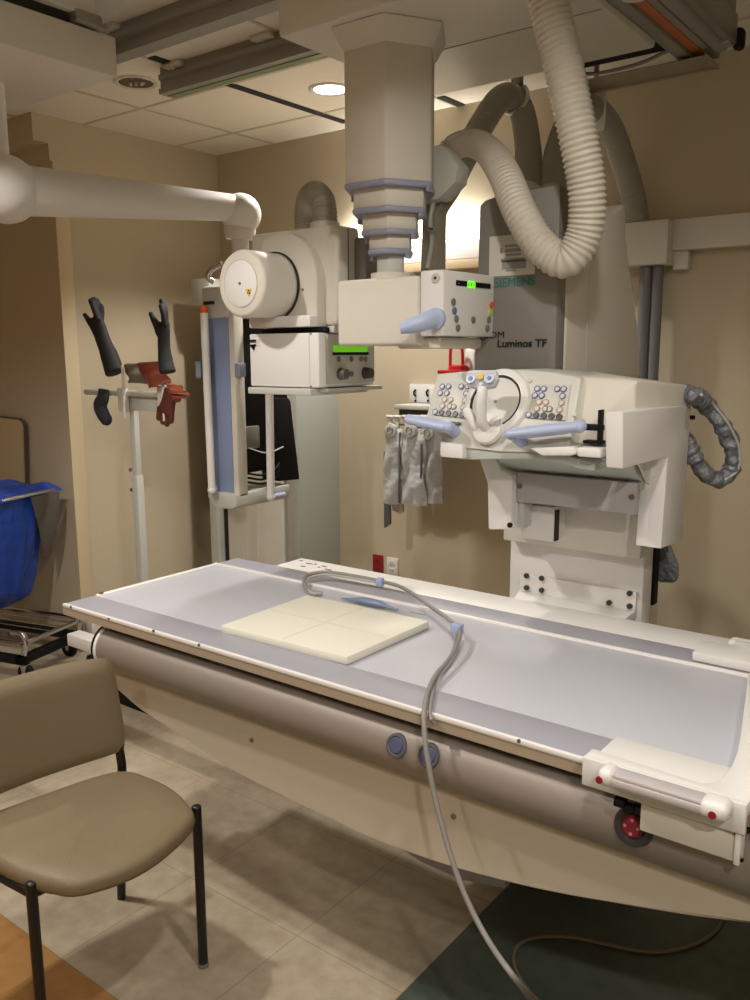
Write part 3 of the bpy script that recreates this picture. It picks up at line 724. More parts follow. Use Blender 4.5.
B().box(p.x-.1, p.x+.12, 3.47, YB-.001, p.z-.13, p.z-.112, .003).obj('bracket_shelf', PALE, thing('bracket_shelf', 'small pale bracket shelf under the red-lidded container', 'shelf', (p.x, 3.6, p.z-.12)))

# ------------------------------------------------------------------ fluoroscopy tower
ty = 2.35
A = AY(480, 192, ty); Bq = AY(476, 200, ty); Cq = AY(560, 185, ty); Dq = AY(471, 370, ty); Eq = AY(555, 370, ty)
xg_l, xg_r = A.x-.012, (Cq.x+Eq.x)/2
tz1 = Cq.z; tz0 = 1.50
t = thing('fluoroscopy_tower', 'tall fluoroscopy tower with grey front, white side and maker lettering behind the table', 'fluoroscopy tower', (-1.15, 2.6, 0))
pts = [(xg_l, tz0), (xg_r, tz0), (xg_r, tz1), (xg_l+.10, tz1-.004), (xg_l+.03, tz1-.016), (xg_l+.012, tz1-.03)]
B().prism(pts, 1, ty, ty+.06, .004).obj('grey_front', TOWERG, t)
yb0 = AX(626, 210, xg_r).y; yb1 = AX(640, 372, xg_r).y
side = [(ty+.06, tz0), (ty+.06, tz1), (ty+.20, tz1-.004), (yb0-.12, tz1-.03), (yb0-.02, AX(622, 203, xg_r).z), (yb0, AX(626, 210, xg_r).z), (yb0+.005, AX(629, 235, xg_r).z), (yb0+.09, AX(637, 290, xg_r).z), (yb1-.02, AX(640, 340, xg_r).z), (yb1, tz0)]
B().prism(side, 0, xg_l+.02, xg_r+.002, .012, 3).obj('side_cover', CREAM, t)
B().box(xg_r+.0015, xg_r+.0035, AX(591, 200, xg_r).y, AX(591, 200, xg_r).y+.004, tz0, tz1-.02).obj('seam_line', PALE, t)
# paper and lettering
pa = AY(490, 237, ty); pb = AY(535, 274, ty)
B().box(pa.x, pb.x, ty-.0025, ty-.0005, pb.z, pa.z).obj('paper_notice', PAPER, t)
b = B()
for (x0, y0_, x1, y1_) in ((505, 245, 523, 246), (505, 249, 522, 251), (500, 248, 502, 253), (501, 259, 525, 260.5), (502, 261, 526, 268), (506, 254, 521, 255), (506, 270, 516, 271)):
    a = AY(x0, y0_, ty-.003); c_ = AY(x1, y1_, ty-.003); b.box(a.x, c_.x, ty-.0036, ty-.0026, c_.z, a.z)
b.obj('notice_print', INKG, t)
p = AY(494.5, 287.5, ty-.003); p2 = AY(534, 284, ty-.003)
tx_ = text('maker_lettering', 'SIEMENS', (p.x, ty-.003, p.z+.001), .037, TEALTX, t, bold=.0)
w_ = max(v.co.x for v in tx_.data.vertices)-min(v.co.x for v in tx_.data.vertices)
s_ = (p2.x-p.x)/w_
for v in tx_.data.vertices: v.co.x = p.x+(v.co.x-p.x)*s_
p = AY(473, 338.5, ty-.003); p2 = AY(504, 336, ty-.003)
tx_ = text('model_lettering', 'AXIOM', (p.x, ty-.003, p.z), .029, BLKTX, t)
w_ = max(v.co.x for v in tx_.data.vertices)-min(v.co.x for v in tx_.data.vertices); s_ = (p2.x-p.x)/w_
for v in tx_.data.vertices: v.co.x = p.x+(v.co.x-p.x)*s_
p = AY(497, 347, ty-.003); p2 = AY(546, 346, ty-.003)
tx_ = text('model_lettering', 'Luminos TF', (p.x, ty-.003, p.z), .031, BLKTX, t, bold=.0007)
w_ = max(v.co.x for v in tx_.data.vertices)-min(v.co.x for v in tx_.data.vertices); s_ = (p2.x-p.x)/w_
for v in tx_.data.vertices: v.co.x = p.x+(v.co.x-p.x)*s_
# lower tower: back plate with bolts
yp = 2.44
l0 = AY(508, 560, yp).x; l1 = AY(643, 560, yp).x
zlow = .0
B().box(l0, l1, yp+.012, yp+.09, zlow, 1.50, .006).obj('lower_column', WHITE, t)
a = AY(520, 573, yp); c_ = AY(636, 607, yp)
B().box(a.x, c_.x, yp-.004, yp+.013, .80, a.z, .003).obj('bolt_plate', WHITE, t)
for (px, py) in ((527, 575.5), (542, 578), (527, 587.5), (542, 590), (630, 593), (630, 606), (609.5, 602.5)):
    p = AY(px, py, yp-.005); B().cyl((p.x, yp-.014, p.z), (p.x, yp-.003, p.z), .0085, n=12, bev=.002).obj('bolt', mat('bolt_steel', (74, 72, 68), .4, metal=.7), t)
# bracket shelf between table and tower
B().prism([(AZ(507, 598, .835).x+.01, 2.326), (AZ(620, 620, .835).x, 2.326), (c_.x, yp), (a.x, yp)], 2, .79, .828, .004).obj('bracket_shelf', WHITE, t)
B().box(-1.33, -1.13, yp+.09, 2.85, 0, 1.52, .006).obj('rear_post', PALE, t)
# black guide rails right of the plate
p0 = AY(650, 548, 2.55); p1_ = AY(636.5, 617, 2.55)
B().box(p1_.x-.005, p1_.x+.028, 2.52, 2.56, AY(641, 617, 2.55).z, 1.5, .004).obj('guide_rail', BLACK, t)
B().box(p1_.x+.034, p1_.x+.05, 2.55, 2.59, AY(653, 604, 2.57).z, 1.3, .003).obj('guide_rail', BLACK, t)
B().box(p1_.x, p1_.x+.02, 2.53, 2.55, .60, AY(641, 617, 2.55).z, .003).obj('rail_foot', WHITE, t)
# carriage: curved drum, aluminium strip, blocks
t = thing('spot_film_carriage', 'white carriage with curved drum and grey aluminium strip below the console', 'carriage', (-1.0, 2.3, 1.1))
cy = 2.25
sl = AY(518, 475, cy); sr = AY(636, 515, cy); st = AY(577, 477.5, cy).z; sb = AY(577, 508, cy).z
B().box(sl.x, sr.x, cy-.006, cy+.02, sb, st, .003).obj('aluminium_strip', mat('lilac_alu', (176, 171, 172), .55, metal=.1), t)
for (px, py) in ((520, 486), (632, 497)):
    p = AY(px, py, cy-.006); B().cyl((p.x, cy-.010, p.z), (p.x, cy-.005, p.z), .008, n=14).obj('screw', KNOB, t)
# curved drum profile (YZ)
zc_ = st+.13
prof = [(cy+.16, st-.02), (cy+.01, st-.02)]
for k in range(0, 11):
    an = R(180+70-k*7); prof.append((cy+.10+.16*math.cos(an)*1.0-.02, zc_+.02+.16*math.sin(an)))
prof += [(cy-.08, zc_+.06), (cy+.16, zc_+.06)]
B().prism(prof, 0, AY(503, 465, cy).x, AY(640, 470, cy).x).obj('drum', GREYG, t, angle=40)
e = [AY(*p, cy) for p in ((483, 455), (500, 455), (505, 468), (517, 475), (516, 528), (493, 528), (492, 482))]
B().prism([(v.x, v.z) for v in e], 1, cy-.03, cy+.12, .006).obj('left_block', WHITE, t)
B().box(e[4].x-.0, e[4].x+.02, cy+.01, yp, e[4].z, e[3].z, .002).obj('block_side', PALE, t)
p = AY(517.5, 526, cy-.03); B().cyl((e[4].x-.004, cy-.034, p.z), (e[4].x-.004, cy-.028, p.z), .008, n=12).obj('black_pin', BLACK, t)
a = AY(525, 503, cy+.08); c_ = AY(556, 541, cy+.08)
B().box(a.x, c_.x, cy+.06, yp+.01, c_.z, a.z, .003).obj('inner_box', WHITE, t)
B().box(c_.x+.0, c_.x+.004, cy+.065, cy+.09, c_.z+.002, a.z-.01).obj('box_edge', DARK, t)
B().box(AY(497, 540, cy+.1).x, AY(637, 520, cy+.1).x, cy+.14, yp+.01, AY(510, 537, yp).z, st-.01, .004).obj('back_panel', CREAM, t)

# console ------------------------------------------------
t = thing('fluoroscopy_console', 'white console with two keypads, joystick and blue handles behind the table', 'console', (-1.1, 2.15, 1.3))
cf = 2.05
# slanted fascia: bottom edge forward, top edge back
def plane_pt(px, py):        # point on the slanted fascia plane
    # plane through z=1.30,y=cf and z=1.52,y=cf+.10
    n = Vector((0, .22, -.10)); o = Vector((0, cf, 1.30)); d = Vector(ray(px, py)); c0 = Vector(CP)
    tt = (o-c0).dot(n)/d.dot(n); return c0+d*tt
FN = Vector((0, -.22, .10)).normalized()
def fascia(pxs, th, m_, name, parent, lift=0.0, bev=0):
    P = [plane_pt(*q)+FN*lift for q in pxs]
    b = B(); pts = [p+FN*th for p in P]+P
    (b.hullbev(pts, bev) if bev else b.hull(pts)); return b.obj(name, m_, parent)
top = [(437, 374), (470, 371), (520, 369.5), (555, 372.5), (581, 378)]
bot = [(424, 424), (452, 447), (500, 452), (535, 453), (569, 448)]
front = [plane_pt(*q) for q in top+bot[::-1]]
back = [Vector((p.x, 2.34, p.z+(.0 if i < 5 else .02))) for i, p in enumerate(front)]
B().hullbev(front+back, .006, 2).obj('console_body', mat('console_enamel', (204, 203, 196), .4), t)
# side/top housing running right
a = plane_pt(581, 378); c_ = plane_pt(569, 448)
zt1 = a.z
B().hullbev([a+Vector((.004, .03, -.004)), Vector((-.80, 2.14, zt1-.002)), Vector((-.755, 2.46, AX(691, 386, -.755).z)), Vector((-1.05, 2.46, zt1+.01)), Vector((-1.05, 2.20, zt1+.005)),
             a+Vector((.004, .03, -.13)), Vector((-.80, 2.14, zt1-.15)), Vector((-.755, 2.46, zt1-.15)), Vector((-1.05, 2.46, zt1-.15)), c_+Vector((.0, .03, .005))], .008).obj('right_housing', CREAM, t)
# lower lip (white + grey strip)
lp = [AY(*q, cf+.02) for q in ((444, 441), (466, 444), (466, 458), (444, 456))]
B().prism([(v.x, v.z) for v in lp], 1, cf+.0, cf+.2, .003).obj('left_foot', WHITE, t)
e = [AY(*q, cf+.04) for q in ((466, 446), (535, 452), (560, 452), (598, 463), (598, 470), (588, 469), (545, 458), (466, 459))]
B().prism([(v.x, v.z) for v in e], 1, cf+.02, cf+.22, .002).obj('lower_strip', GREYG, t)
e = [AY(*q, cf+.01) for q in ((532, 447), (575, 446), (581, 452), (575, 455), (545, 455))]
B().prism([(v.x, v.z) for v in e], 1, cf-.01, cf+.1, .004).obj('right_lip', WHITE, t)
# ring and disc
rc = plane_pt(497, 403); rc_s = .078
B().lathe([(0, 0), (.072, 0), (.072, .004), (.0, .004)], rc+FN*.006, FN, 48).obj('disc', PANELG, t)
B().lathe([(.072, -.004), (.073, .008), (.0765, .008), (.077, -.004)], rc+FN*.004, FN, 48).obj('disc_gap', DARK, t)
B().lathe([(.078, -.004), (.079, .012), (.086, .012), (.098, .008), (.104, -.002)], rc+FN*.002, FN, 48).obj('disc_rim', WHITE, t)
p = rc+FN*.011; B().cyl(p, p+FN*.002, .005, n=10).obj('centre_screw', BTNG, t)
# joystick
jb = plane_pt(490, 431)
b = B().lathe([(0, 0), (.045, 0), (.042, .012), (.03, .02), (0, .022)], jb+FN*.01, FN, 32)
b.tube([jb+FN*.02, jb+FN*.05+Vector((0, 0, .01)), jb+FN*.06+Vector((.002, 0, .05)), jb+FN*.06+Vector((.004, 0, .075)), jb+FN*.052+Vector((.002, 0, .10))], .015, n=18, step=.004)
b.tube([jb+FN*.02+Vector((.03, 0, .01)), jb+FN*.035+Vector((.045, 0, .025)), jb+FN*.03+Vector((.02, 0, .012))], .008, n=10)
b.obj('joystick', WHITE, t)
b = B().hullbev([jb+FN*f+Vector((x, 0, z)) for f in (.012, .035) for (x, z) in ((-.075, .035), (-.05, .02), (-.03, -.02), (-.005, -.025), (-.05, .055), (-.07, .05))], .006)
b.obj('joystick_side_grip', WHITE, t)
jt = jb+FN*.05+Vector((.000, 0, .118))
b = B().hullbev([jt+FN*f+Vector((x, 0, z)) for f in (-.006, .010) for (x, z) in ((-.052, .012), (-.045, -.018), (-.012, -.016), (0, -.024), (.012, -.016), (.04, -.018), (.052, .004), (.045, .028), (.0, .026), (-.04, .026))], .004)
b.obj('joystick_head', mat('head_pale', (196, 200, 204), .4), t)
for (x, z, r_, m_) in ((-.030, .002, .014, BLUEL), (.028, .004, .015, BLUEL), (-.030, .002, .006, mat('deep_blue', (60, 80, 150), .4)), (.028, .004, .006, MATS['deep_blue']), (0, .008, .009, YEL), (.002, -.014, .006, BLUEL)):
    p = jt+FN*.010+Vector((x, 0, z)); B().cyl(p, p+FN*(.004 if r_ > .007 else .006), r_, n=18).obj('head_button', m_, t)
# keypads
def keypad(q):
    fascia(q, .004, PANELG, 'keypad_plate', t, .001, .0015)
    def at(u, v):
        x = q[0][0]+(q[1][0]-q[0][0])*u; y_ = q[0][1]+(q[1][1]-q[0][1])*u
        x2 = q[3][0]+(q[2][0]-q[3][0])*u; y2 = q[3][1]+(q[2][1]-q[3][1])*u
        return plane_pt(x+(x2-x)*v, y_+(y2-y_)*v)+FN*.005
    rows = [(.14, [(.10, BTNB), (.28, BTNB), (.66, BTNB), (.84, BTNB)]), (.34, [(.08, BTNB), (.27, BTNB), (.84, BTNB)]), (.53, [(.24, BTNC), (.42, BTNC), (.84, BTNC)]), (.72, [(.22, BTNC), (.44, BTNG), (.55, BTNG), (.82, BTNC)]), (.92, [(.05, BTNB), (.24, BTNP), (.44, BTNP), (.64, BTNP), (.84, BTNP)])]
    for v, r in rows:
        for u, m_ in r:
            p = at(u, v); B().lathe([(0, .003), (.0062, .003), (.0066, .004), (.0088, .004), (.0092, 0)], p, FN, 16).obj('button', m_, t)
            if m_ is not BTNP:
                B().cyl(p+FN*.0025, p+FN*.0036, .0058, n=12).obj('button_mark', PANELG if m_ is not BTNG else PALE, t)
keypad([(441, 383), (475, 382), (468, 419), (434, 415)])
keypad([(536, 385), (571, 385), (566, 421), (527, 418)])
B().box(*[v for v in (plane_pt(456, 423).x-.018, plane_pt(456, 423).x+.018, plane_pt(456, 423).y-.012, plane_pt(456, 423).y, plane_pt(456, 423).z-.005, plane_pt(456, 423).z+.004)], .004).obj('oval_badge', KNOB, t)
for (px, py) in ((530, 381), (575, 415)):
    p = plane_pt(px, py); B().cyl(p, p+FN*.004, .006, n=12).obj('small_screw', PALE, t)
# blue handles
def bar(px0, px1, y_, r, name='handle', m_=BLUEL, d0=-.05, d1=-.05):
    a = plane_pt(*px0)+FN*.055; c_ = plane_pt(*px1)+FN*.055
    b = B().etube([a, a*.66+c_*.34, a*.33+c_*.67, c_], [(.013, .02), (.016, .024), (.016, .024), (.014, .022)], n=18)
    b.sphere(a, .015); b.sphere(c_, .02, (1, 1, .8)); return b
b = bar((419, 426), (457, 434), 0, 0); q = plane_pt(455, 432); b.cyl(q, q+FN*.055, .018, n=18); b.obj('handle', BLUEL, t)
b = bar((519, 441), (587, 434), 0, 0); q = plane_pt(522, 441); b.cyl(q, q+FN*.055, .018, n=18); b.obj('handle', BLUEL, t)
q = plane_pt(592, 434)+FN*.05
B().box(q.x-.012, q.x+.045, q.y, q.y+.02, q.z-.008, q.z+.008, .003).box(q.x+.032, q.x+.038, q.y, q.y+.03, q.z-.045, q.z+.045, .002).box(q.x-.01, q.x+.04, q.y+.01, q.y+.04, q.z-.042, q.z-.034, .002).obj('handle_bracket', BLACK, t)
q2_ = AY(591, 452, cf-.01)
B().box(q2_.x-.03, q2_.x+.035, cf-.03, cf+.02, q2_.z-.012, q2_.z+.012, .006).obj('release_tab', WHITE, t)
# right L-shaped arm cover
t = thing('arm_cover', 'white L-shaped arm cover at the right end of the console', 'arm cover', (-.8, 2.2, 1.07))
xf = -.76
P1 = AX(623, 412, xf); P2 = AX(623, 469, xf); P3 = AX(668, 457, xf); P3b = AX(663, 470, xf); P4 = AX(661, 549, xf); P5 = AX(682, 541, xf); P6 = AX(691.5, 405, xf)
xl_ = AY(604, 440, P1.y).x
xl2 = AY(636, 530, P4.y).x
b = B().prism([(P1.y, P1.z), (P2.y, P2.z), (P3.y, P3.z), (P4.y, P4.z), (P5.y, P5.z), (P6.y, P6.z)], 0, xl_, xf, .005)
b.hullbev([(x, y_, z_) for x in (xl2, xl_+.02) for (y_, z_) in ((P3.y+.001, P3.z+.02), (P4.y+.001, P4.z+.0005), (P5.y, P5.z), (P6.y-.004, P3.z+.03))], .004)
b.obj('cover', WHITE, t)
B().prism([(P3.y-.16, P3.z+.02), (P3.y+.03, P3.z+.02), (P3.y+.03, P3.z-.1), (P3.y-.02, P3.z-.07), (P3.y-.08, P3.z-.02)], 0, xl_, xl2+.02).obj('curved_web', CREAM, t)
B().cyl((xf-.01, P6.y-.005, AX(692, 417, xf).z), (xf+.012, P6.y-.005, AX(692, 417, xf).z), .006, n=12).obj('knob', BLACK, t)
# silver sleeved cable loop
t = thing('sleeved_cable', 'silver-grey fabric sleeved cable looping out right of the console', 'cable', AD(715, 440, 2.5))
sp = [AX(682, 394, -.80), AX(692, 396, -.735)+Vector((0, .02, 0)), AD(705, 404, 2.45), AD(721, 424, 2.47), AD(732, 448, 2.5), AD(731, 470, 2.52), AD(718, 480, 2.53), AD(704, 472, 2.52), AD(693, 455, 2.50), AD(686, 440, 2.5), AD(676, 425, 2.5)]
rnd = random.Random(5)
B().etube(sp, [(.024+rnd.uniform(-.004, .006), .021+rnd.uniform(-.005, .008)) for _ in range(58)], n=18, step=.004).obj('sleeve', SLEEVE, t, angle=80)
B().tube([p+Vector((.022, -.012, .004)) for p in sp[1:7]], .004, n=8).obj('piping', mat('piping_grey', (176, 178, 182), .4), t)
t = thing('sleeve_end', 'grey fabric bag end hanging below the arm cover right of the rails', 'fabric bag', AY(667, 580, 2.6))
e = [(655, 543), (668, 540), (672, 548), (679, 566), (679, 578), (674, 583), (658, 582), (655, 572)]
b = B(); b.hullbev([AY(x, y_, yy)+Vector((0, 0, 0)) for (x, y_) in e for yy in (2.62, 2.68)], .012, 3); b.obj('bag', SLEEVE, t, angle=60)
B().cyl(AY(663, 545, 2.65), AY(664, 520, 2.62), .012).obj('hanging_cable', HOSED, t)

# ------------------------------------------------------------------ the table
TZ = .84; TX0, TX1 = -2.305, .12
t = thing('examination_table', 'long white x-ray examination table with grey rails and curved beige body', 'x-ray table', (-1.1, 1.8, 0))
B().box(TX0+.02, TX1, 1.548, 2.056, .818, TZ-.003, .003).obj('tabletop', LAMIN, t)
b = B().box(TX0, TX1, 1.440, 1.549, .812, TZ, .003); b.obj('front_rail', RAIL, t)
B().box(TX0, TX1, 1.432, 1.442, .829, TZ+.0015, .003).obj('front_edge_strip', RAILW, t)
B().box(TX0+.0, TX1, 1.434, 1.54, .806, .829).obj('rail_underside', mat('brownish_alu', (168, 152, 132), .45), t)
for px, py in ((71, 607), (109, 619), (153.5, 631), (199, 645), (519, 741)):
    p = AY(px, py, 1.432); B().cyl((p.x, 1.430, p.z), (p.x, 1.434, p.z), .004, n=10).obj('rail_screw', KNOB, t)
B().box(TX0+.0, TX0+.022, 1.55, 2.056, .812, TZ+.003, .003).obj('end_strip', RAILW, t)
p = AZ(107, 595, TZ); B().cyl((TX0+.012, 1.565, TZ), (TX0+.012, 1.565, TZ+.008), .007, n=12).obj('brass_screw', mat('brass', (150, 116, 60), .35, metal=.8), t)
b = B().box(TX0, TX1, 2.058, 2.168, .812, TZ, .003); b.obj('back_rail', RAIL, t)
B().box(TX0, TX1, 2.052, 2.062, .81, TZ+.004, .0025).obj('back_ridge', RAILW, t)
B().box(-2.12, TX1, 2.182, 2.322, .70, TZ-.004, .004).obj('rear_cover', WHITE, t)
B().box(-2.12, TX1, 2.165, 2.184, .74, .815).obj('rear_slot', mat('slot_grey', (110, 108, 108), .6), t)
# tiny printed marks on rear cover
b = B()
for (px, py, w_) in ((300, 560.5, .012), (306, 563, .03), (301, 566, .02), (314, 564, .012), (322, 566, .022), (325, 569, .03), (318, 567, .01)):
    p = AZ(px, py, TZ-.004); b.box(p.x, p.x+w_, p.y-.004, p.y+.004, TZ-.0042, TZ-.0032)
b.obj('printed_marks', BLKTX, t)
b = B()
for (px, py, w_) in ((410, 612, .03), (418, 613.5, .025)):
    p = AZ(px, py, TZ-.003); b.box(p.x, p.x+w_, p.y-.003, p.y+.003, TZ-.0032, TZ-.0024)
b.obj('faint_marks', INKG, t)
# rolled metal front
bx0 = -2.135
prof = [(1.53, .795), (1.50, .795), (1.50, .79)]
RCY, RCZ, RR = 1.495, .722, .070
for k in range(0, 15):
    an = R(85+k*12.5); prof.append((RCY+RR*math.cos(an), RCZ+RR*math.sin(an)))
prof += [(1.53, RCZ-RR)]
B().prism(prof, 0, bx0, TX1).obj('rolled_front', METBR, t, angle=30)
B().box(bx0+.02, TX1, 1.462, 1.53, .788, .803).obj('dark_slot', BLACK, t)
endp = [(y_+(RCY-y_)*(-.05), z_+(RCZ-z_)*(-.05)) for (y_, z_) in prof[3:-1]]+[(1.60, RCZ-RR-.003), (1.60, .795)]
B().prism(endp, 0, bx0-.012, bx0-.0005, .003).obj('end_cap', WHITE, t)
B().prism(endp, 0, bx0-.022, bx0-.012, .002).obj('black_end_ring', BLACK, t)
# hull / skirt with curved belly
HY0 = 1.472
ctrl = [AY(px, py, HY0) for px, py in ((117.6, 690), (141.4, 710.5), (174, 731.5), (232, 770), (288, 799), (330, 819), (365, 836), (435, 862), (504.7, 881.6), (560, 894), (616.7, 904), (670, 913), (723, 920.5))]
ctrl = [(-2.13, ctrl[0].z+.012)]+[(p.x, p.z) for p in ctrl]+[(-.05, ctrl[-1].z+.09), (TX1, ctrl[-1].z+.15)]
print('hull', [(round(a,3), round(b_,3)) for a, b_ in ctrl])
pts = [Vector((x, z, 0)) for x, z in ctrl]; sp_ = spline(pts, .03)
poly = [(p.x, p.y) for p in sp_]+[(TX1, RCZ), (-2.13, RCZ)]
B().prism(poly, 1, HY0, 2.12, .003, 1).obj('hull', SKIRT, t, angle=25)
for (px, py) in ((252, 740), (454, 816), (647, 856), (725, 880)):
    p = AY(px, py, HY0); B().cyl((p.x, HY0-.004, p.z), (p.x, HY0+.002, p.z), .006, n=12).obj('skirt_screw', mat('screw_brown', (120, 104, 84), .5), t)
def on_roll(px, py):
    for i in range(60):
        y_ = 1.40+i*.002; p = AY(px, py, y_)
        if (p.y-RCY)**2+(p.z-RCZ)**2 <= (RR+.0005)**2: return p
    return AY(px, py, 1.42)
for (px, py) in ((397, 745.5), (429, 755.5)):
    p = on_roll(px, py); n = Vector((0, p.y-RCY, p.z-RCZ)).normalized()
    B().lathe([(0, .004), (.019, .004), (.021, .006), (.026, .005), (.028, -.006)], p, n, 30).obj('grommet', mat('grommet_grey', (84, 84, 94), .5), t)
    B().lathe([(0, .008), (.016, .007), (.018, .004)], p, n, 24).obj('grommet_button', mat('grommet_blue', (76, 84, 112), .5), t)
p = on_roll(634, 826); n = Vector((0, p.y-RCY, p.z-RCZ)).normalized()
B().lathe([(.018, .002), (.026, .006), (.036, .005), (.038, -.012)], p, n, 30).obj('stop_ring', mat('stop_ring', (46, 42, 41), .55), t)
B().lathe([(0, .014), (.016, .014), (.02, .010), (.021, 0)], p, n, 26).obj('stop_button', mat('stop_red', (120, 22, 40), .5), t)
b = B()
for k in range(4):
    an = R(45+90*k); u = n.orthogonal().normalized(); v = n.cross(u); q = p+n*.0145+(u*math.cos(an)+v*math.sin(an))*.012
    b.cyl(q, q+n*.001, .003, n=8)
b.obj('stop_marks', mat('stop_pink', (206, 120, 130), .5), t)
# pedestal behind / under the table
e = [(-1.60, .46), (-1.02, .46), (-1.0, .0), (-1.0, .46)]
pb = [AY(*q, 1.75) for q in ((395, 845), (420, 862), (460, 880), (505, 889), (505, 860))]
poly = [(pb[0].x-.1, pb[0].z+.06)]+[(v.x, v.z) for v in pb[:4]]+[(pb[3].x, .55), (pb[0].x-.1, .55)]
B().prism(poly, 1, 1.75, 2.2, .004).obj('under_cover', mat('under_cover', (150, 148, 156), .5), t)
B().box(-1.25, -.9, 2.2, 2.32, 0.0, .8, .01).obj('pedestal', PALE, t)
# white stub arm at the head end
a = AY(67, 640, 1.80)
B().box(a.x, bx0+.3, 1.80, 1.86, a.z-.022, a.z+.026, .004).obj('stub_arm', WHITE, t)
B().box(bx0+.2, bx0+.3, 1.78, 1.88, a.z-.02, .75, .004).obj('arm_hanger', WHITE, t)

# end frame with handle (foot end)
t = thing('end_frame', 'white U-shaped sliding frame with silver hand rail at the table foot end', 'table frame', (-.4, 1.75, .84))
fx0 = -.585; fx1 = TX1+.02
zf = .868
outer = [(fx0, 1.395), (fx0, 1.405)]
B().box(fx0+.004, -.32, 1.408, 1.54, .843, .852, .002).obj('tray_plate', WHITE, t)
# rim: front bar then rounded corner then right bar
inner = []
ro = .10
front_y1 = 1.432
poly = [(fx0, 1.392), (-.30, 1.392), (-.30, 2.06)]
pin = AZ(745, 690, zf); px_in = -.395
cxn, cyn = -.425-ro*0, 1.432+ro
for q in ((748.5, 672), (746.5, 690), (743.5, 712), (740.5, 735), (737, 752), (731, 767), (722, 777), (712, 782), (700, 782.5)):
    p = AZ(*q, zf); poly.append((p.x, p.y))
poly += [(fx0, front_y1)]
B().prism(poly, 2, .842, zf, .003).obj('rim', WHITE, t)
B().box(fx0, -.30, 1.386, 1.398, .814, zf+.001, .003).obj('front_face', WHITE, t)
B().box(AY(641, 800, 1.396).x, -.31, 1.396, 1.412, AY(700, 855, 1.396).z+.008, .82, .002).obj('side_panel', CREAM, t)
B().box(-.316, -.306, 1.39, 1.42, .755, .82, .002).obj('corner_bracket', WHITE, t)
for (px, py) in ((651, 803), (736, 833), (742, 860)):
    p = AY(px, py, 1.395); B().cyl((p.x, 1.392, p.z), (p.x, 1.397, p.z), .003, n=8).obj('screw', BLACK, t)
ha = AY(604, 777, 1.355); hc = AY(722, 808, 1.355)
zr = (ha.z+hc.z)/2-.005
B().box(ha.x+.0, hc.x, 1.350, 1.366, zr-.011, zr+.004, .004).box(ha.x+.0, hc.x, 1.352, 1.388, zr+.003, zr+.011, .003).obj('hand_rail', mat('rail_silver', (214, 208, 210), .35, metal=.35), t)
for x0, x1, sx in ((ha.x-.012, ha.x+.018, 1), (hc.x-.036, hc.x+.012, -1)):
    o = B().box(x0, x1, 1.346, 1.392, zr-.016, zr+.016, .013, 4).obj('end_knuckle', WHITE, t)
    xm_ = (x0+x1)/2+(-.008 if sx > 0 else -.0)
    p = Vector((xm_, 1.346, zr-.003)); B().cyl(p+Vector((0, -.002, 0)), p+Vector((0, .002, 0)), .0065, n=14).obj('red_dot', REDD, o)
b = B().box(-.525, -.505, 1.39, 1.41, .79, .806, .002).box(-.508, -.490, 1.392, 1.41, .782, .797, .002)
b.obj('clamp', BLACK, t)
# rear side of the frame
ra_ = AZ(692, 660, .868)
B().box(ra_.x-.02, TX1, 2.075, 2.185, .842, .866, .004).obj('rear_plate', WHITE, t)
B().box(ra_.x+.05, TX1, 2.185, 2.197, .84, .876, .002).obj('rear_lip', PALE, t)
rk = AZ(724, 648, .85)
B().box(rk.x-.0, rk.x+.06, 2.215, 2.26, .838, .866, .012, 4).obj('rear_knuckle', WHITE, t)
B().box(rk.x+.05, TX1, 2.222, 2.254, .846, .860, .003).obj('rear_hand_rail', MATS['rail_silver'], t)

# ------------------------------------------------------------------ things on the table
t = thing('foam_pad', 'square ivory pad with crossed centre lines lying on the table', 'pad', (-1.45, 1.68, TZ))
pz0 = .838
c4 = [AZ(*q, .861) for q in ((220.5, 625), (347, 657), (430, 620.5), (307, 594.5))]
B().hullbev([(p.x, p.y, z) for p in c4 for z in (pz0, .861)], .005, 2).obj('slab', PAD, t)
mid = lambda a, c: (a+c)*.5
b = B()
for a, c in ((mid(c4[0], c4[1]), mid(c4[3], c4[2])), (mid(c4[0], c4[3]), mid(c4[1], c4[2]))):
    d = (c-a).normalized(); n = Vector((-d.y, d.x, 0))*.0012; a2 = a+d*.01; c2 = c-d*.01
    b.prism([(a2.x+n.x, a2.y+n.y), (c2.x+n.x, c2.y+n.y), (c2.x-n.x, c2.y-n.y), (a2.x-n.x, a2.y-n.y)], 2, .8605, .8614)
b.obj('centre_lines', PADL, t)
t = thing('compression_probe', 'slim blue-grey pen-shaped device lying between pad and rear rail', 'device', AZ(372, 602, TZ))
a = AZ(342, 597, .85); c_ = AZ(398, 608.5, .85)
mm = lambda f: a*(1-f)+c_*f
def z_(v, z): return Vector((v.x, v.y, z))
B().etube([z_(mm(0), .846), z_(mm(.15), .848), z_(mm(.3), .852), z_(mm(.5), .853), z_(mm(.7), .852), z_(mm(.86), .848), z_(mm(1), .846)], [(.002, .004), (.005, .008), (.010, .015), (.011, .016), (.010, .014), (.005, .006), (.003, .004)], n=16).obj('body', mat('device_blue', (116, 130, 158), .35), t)
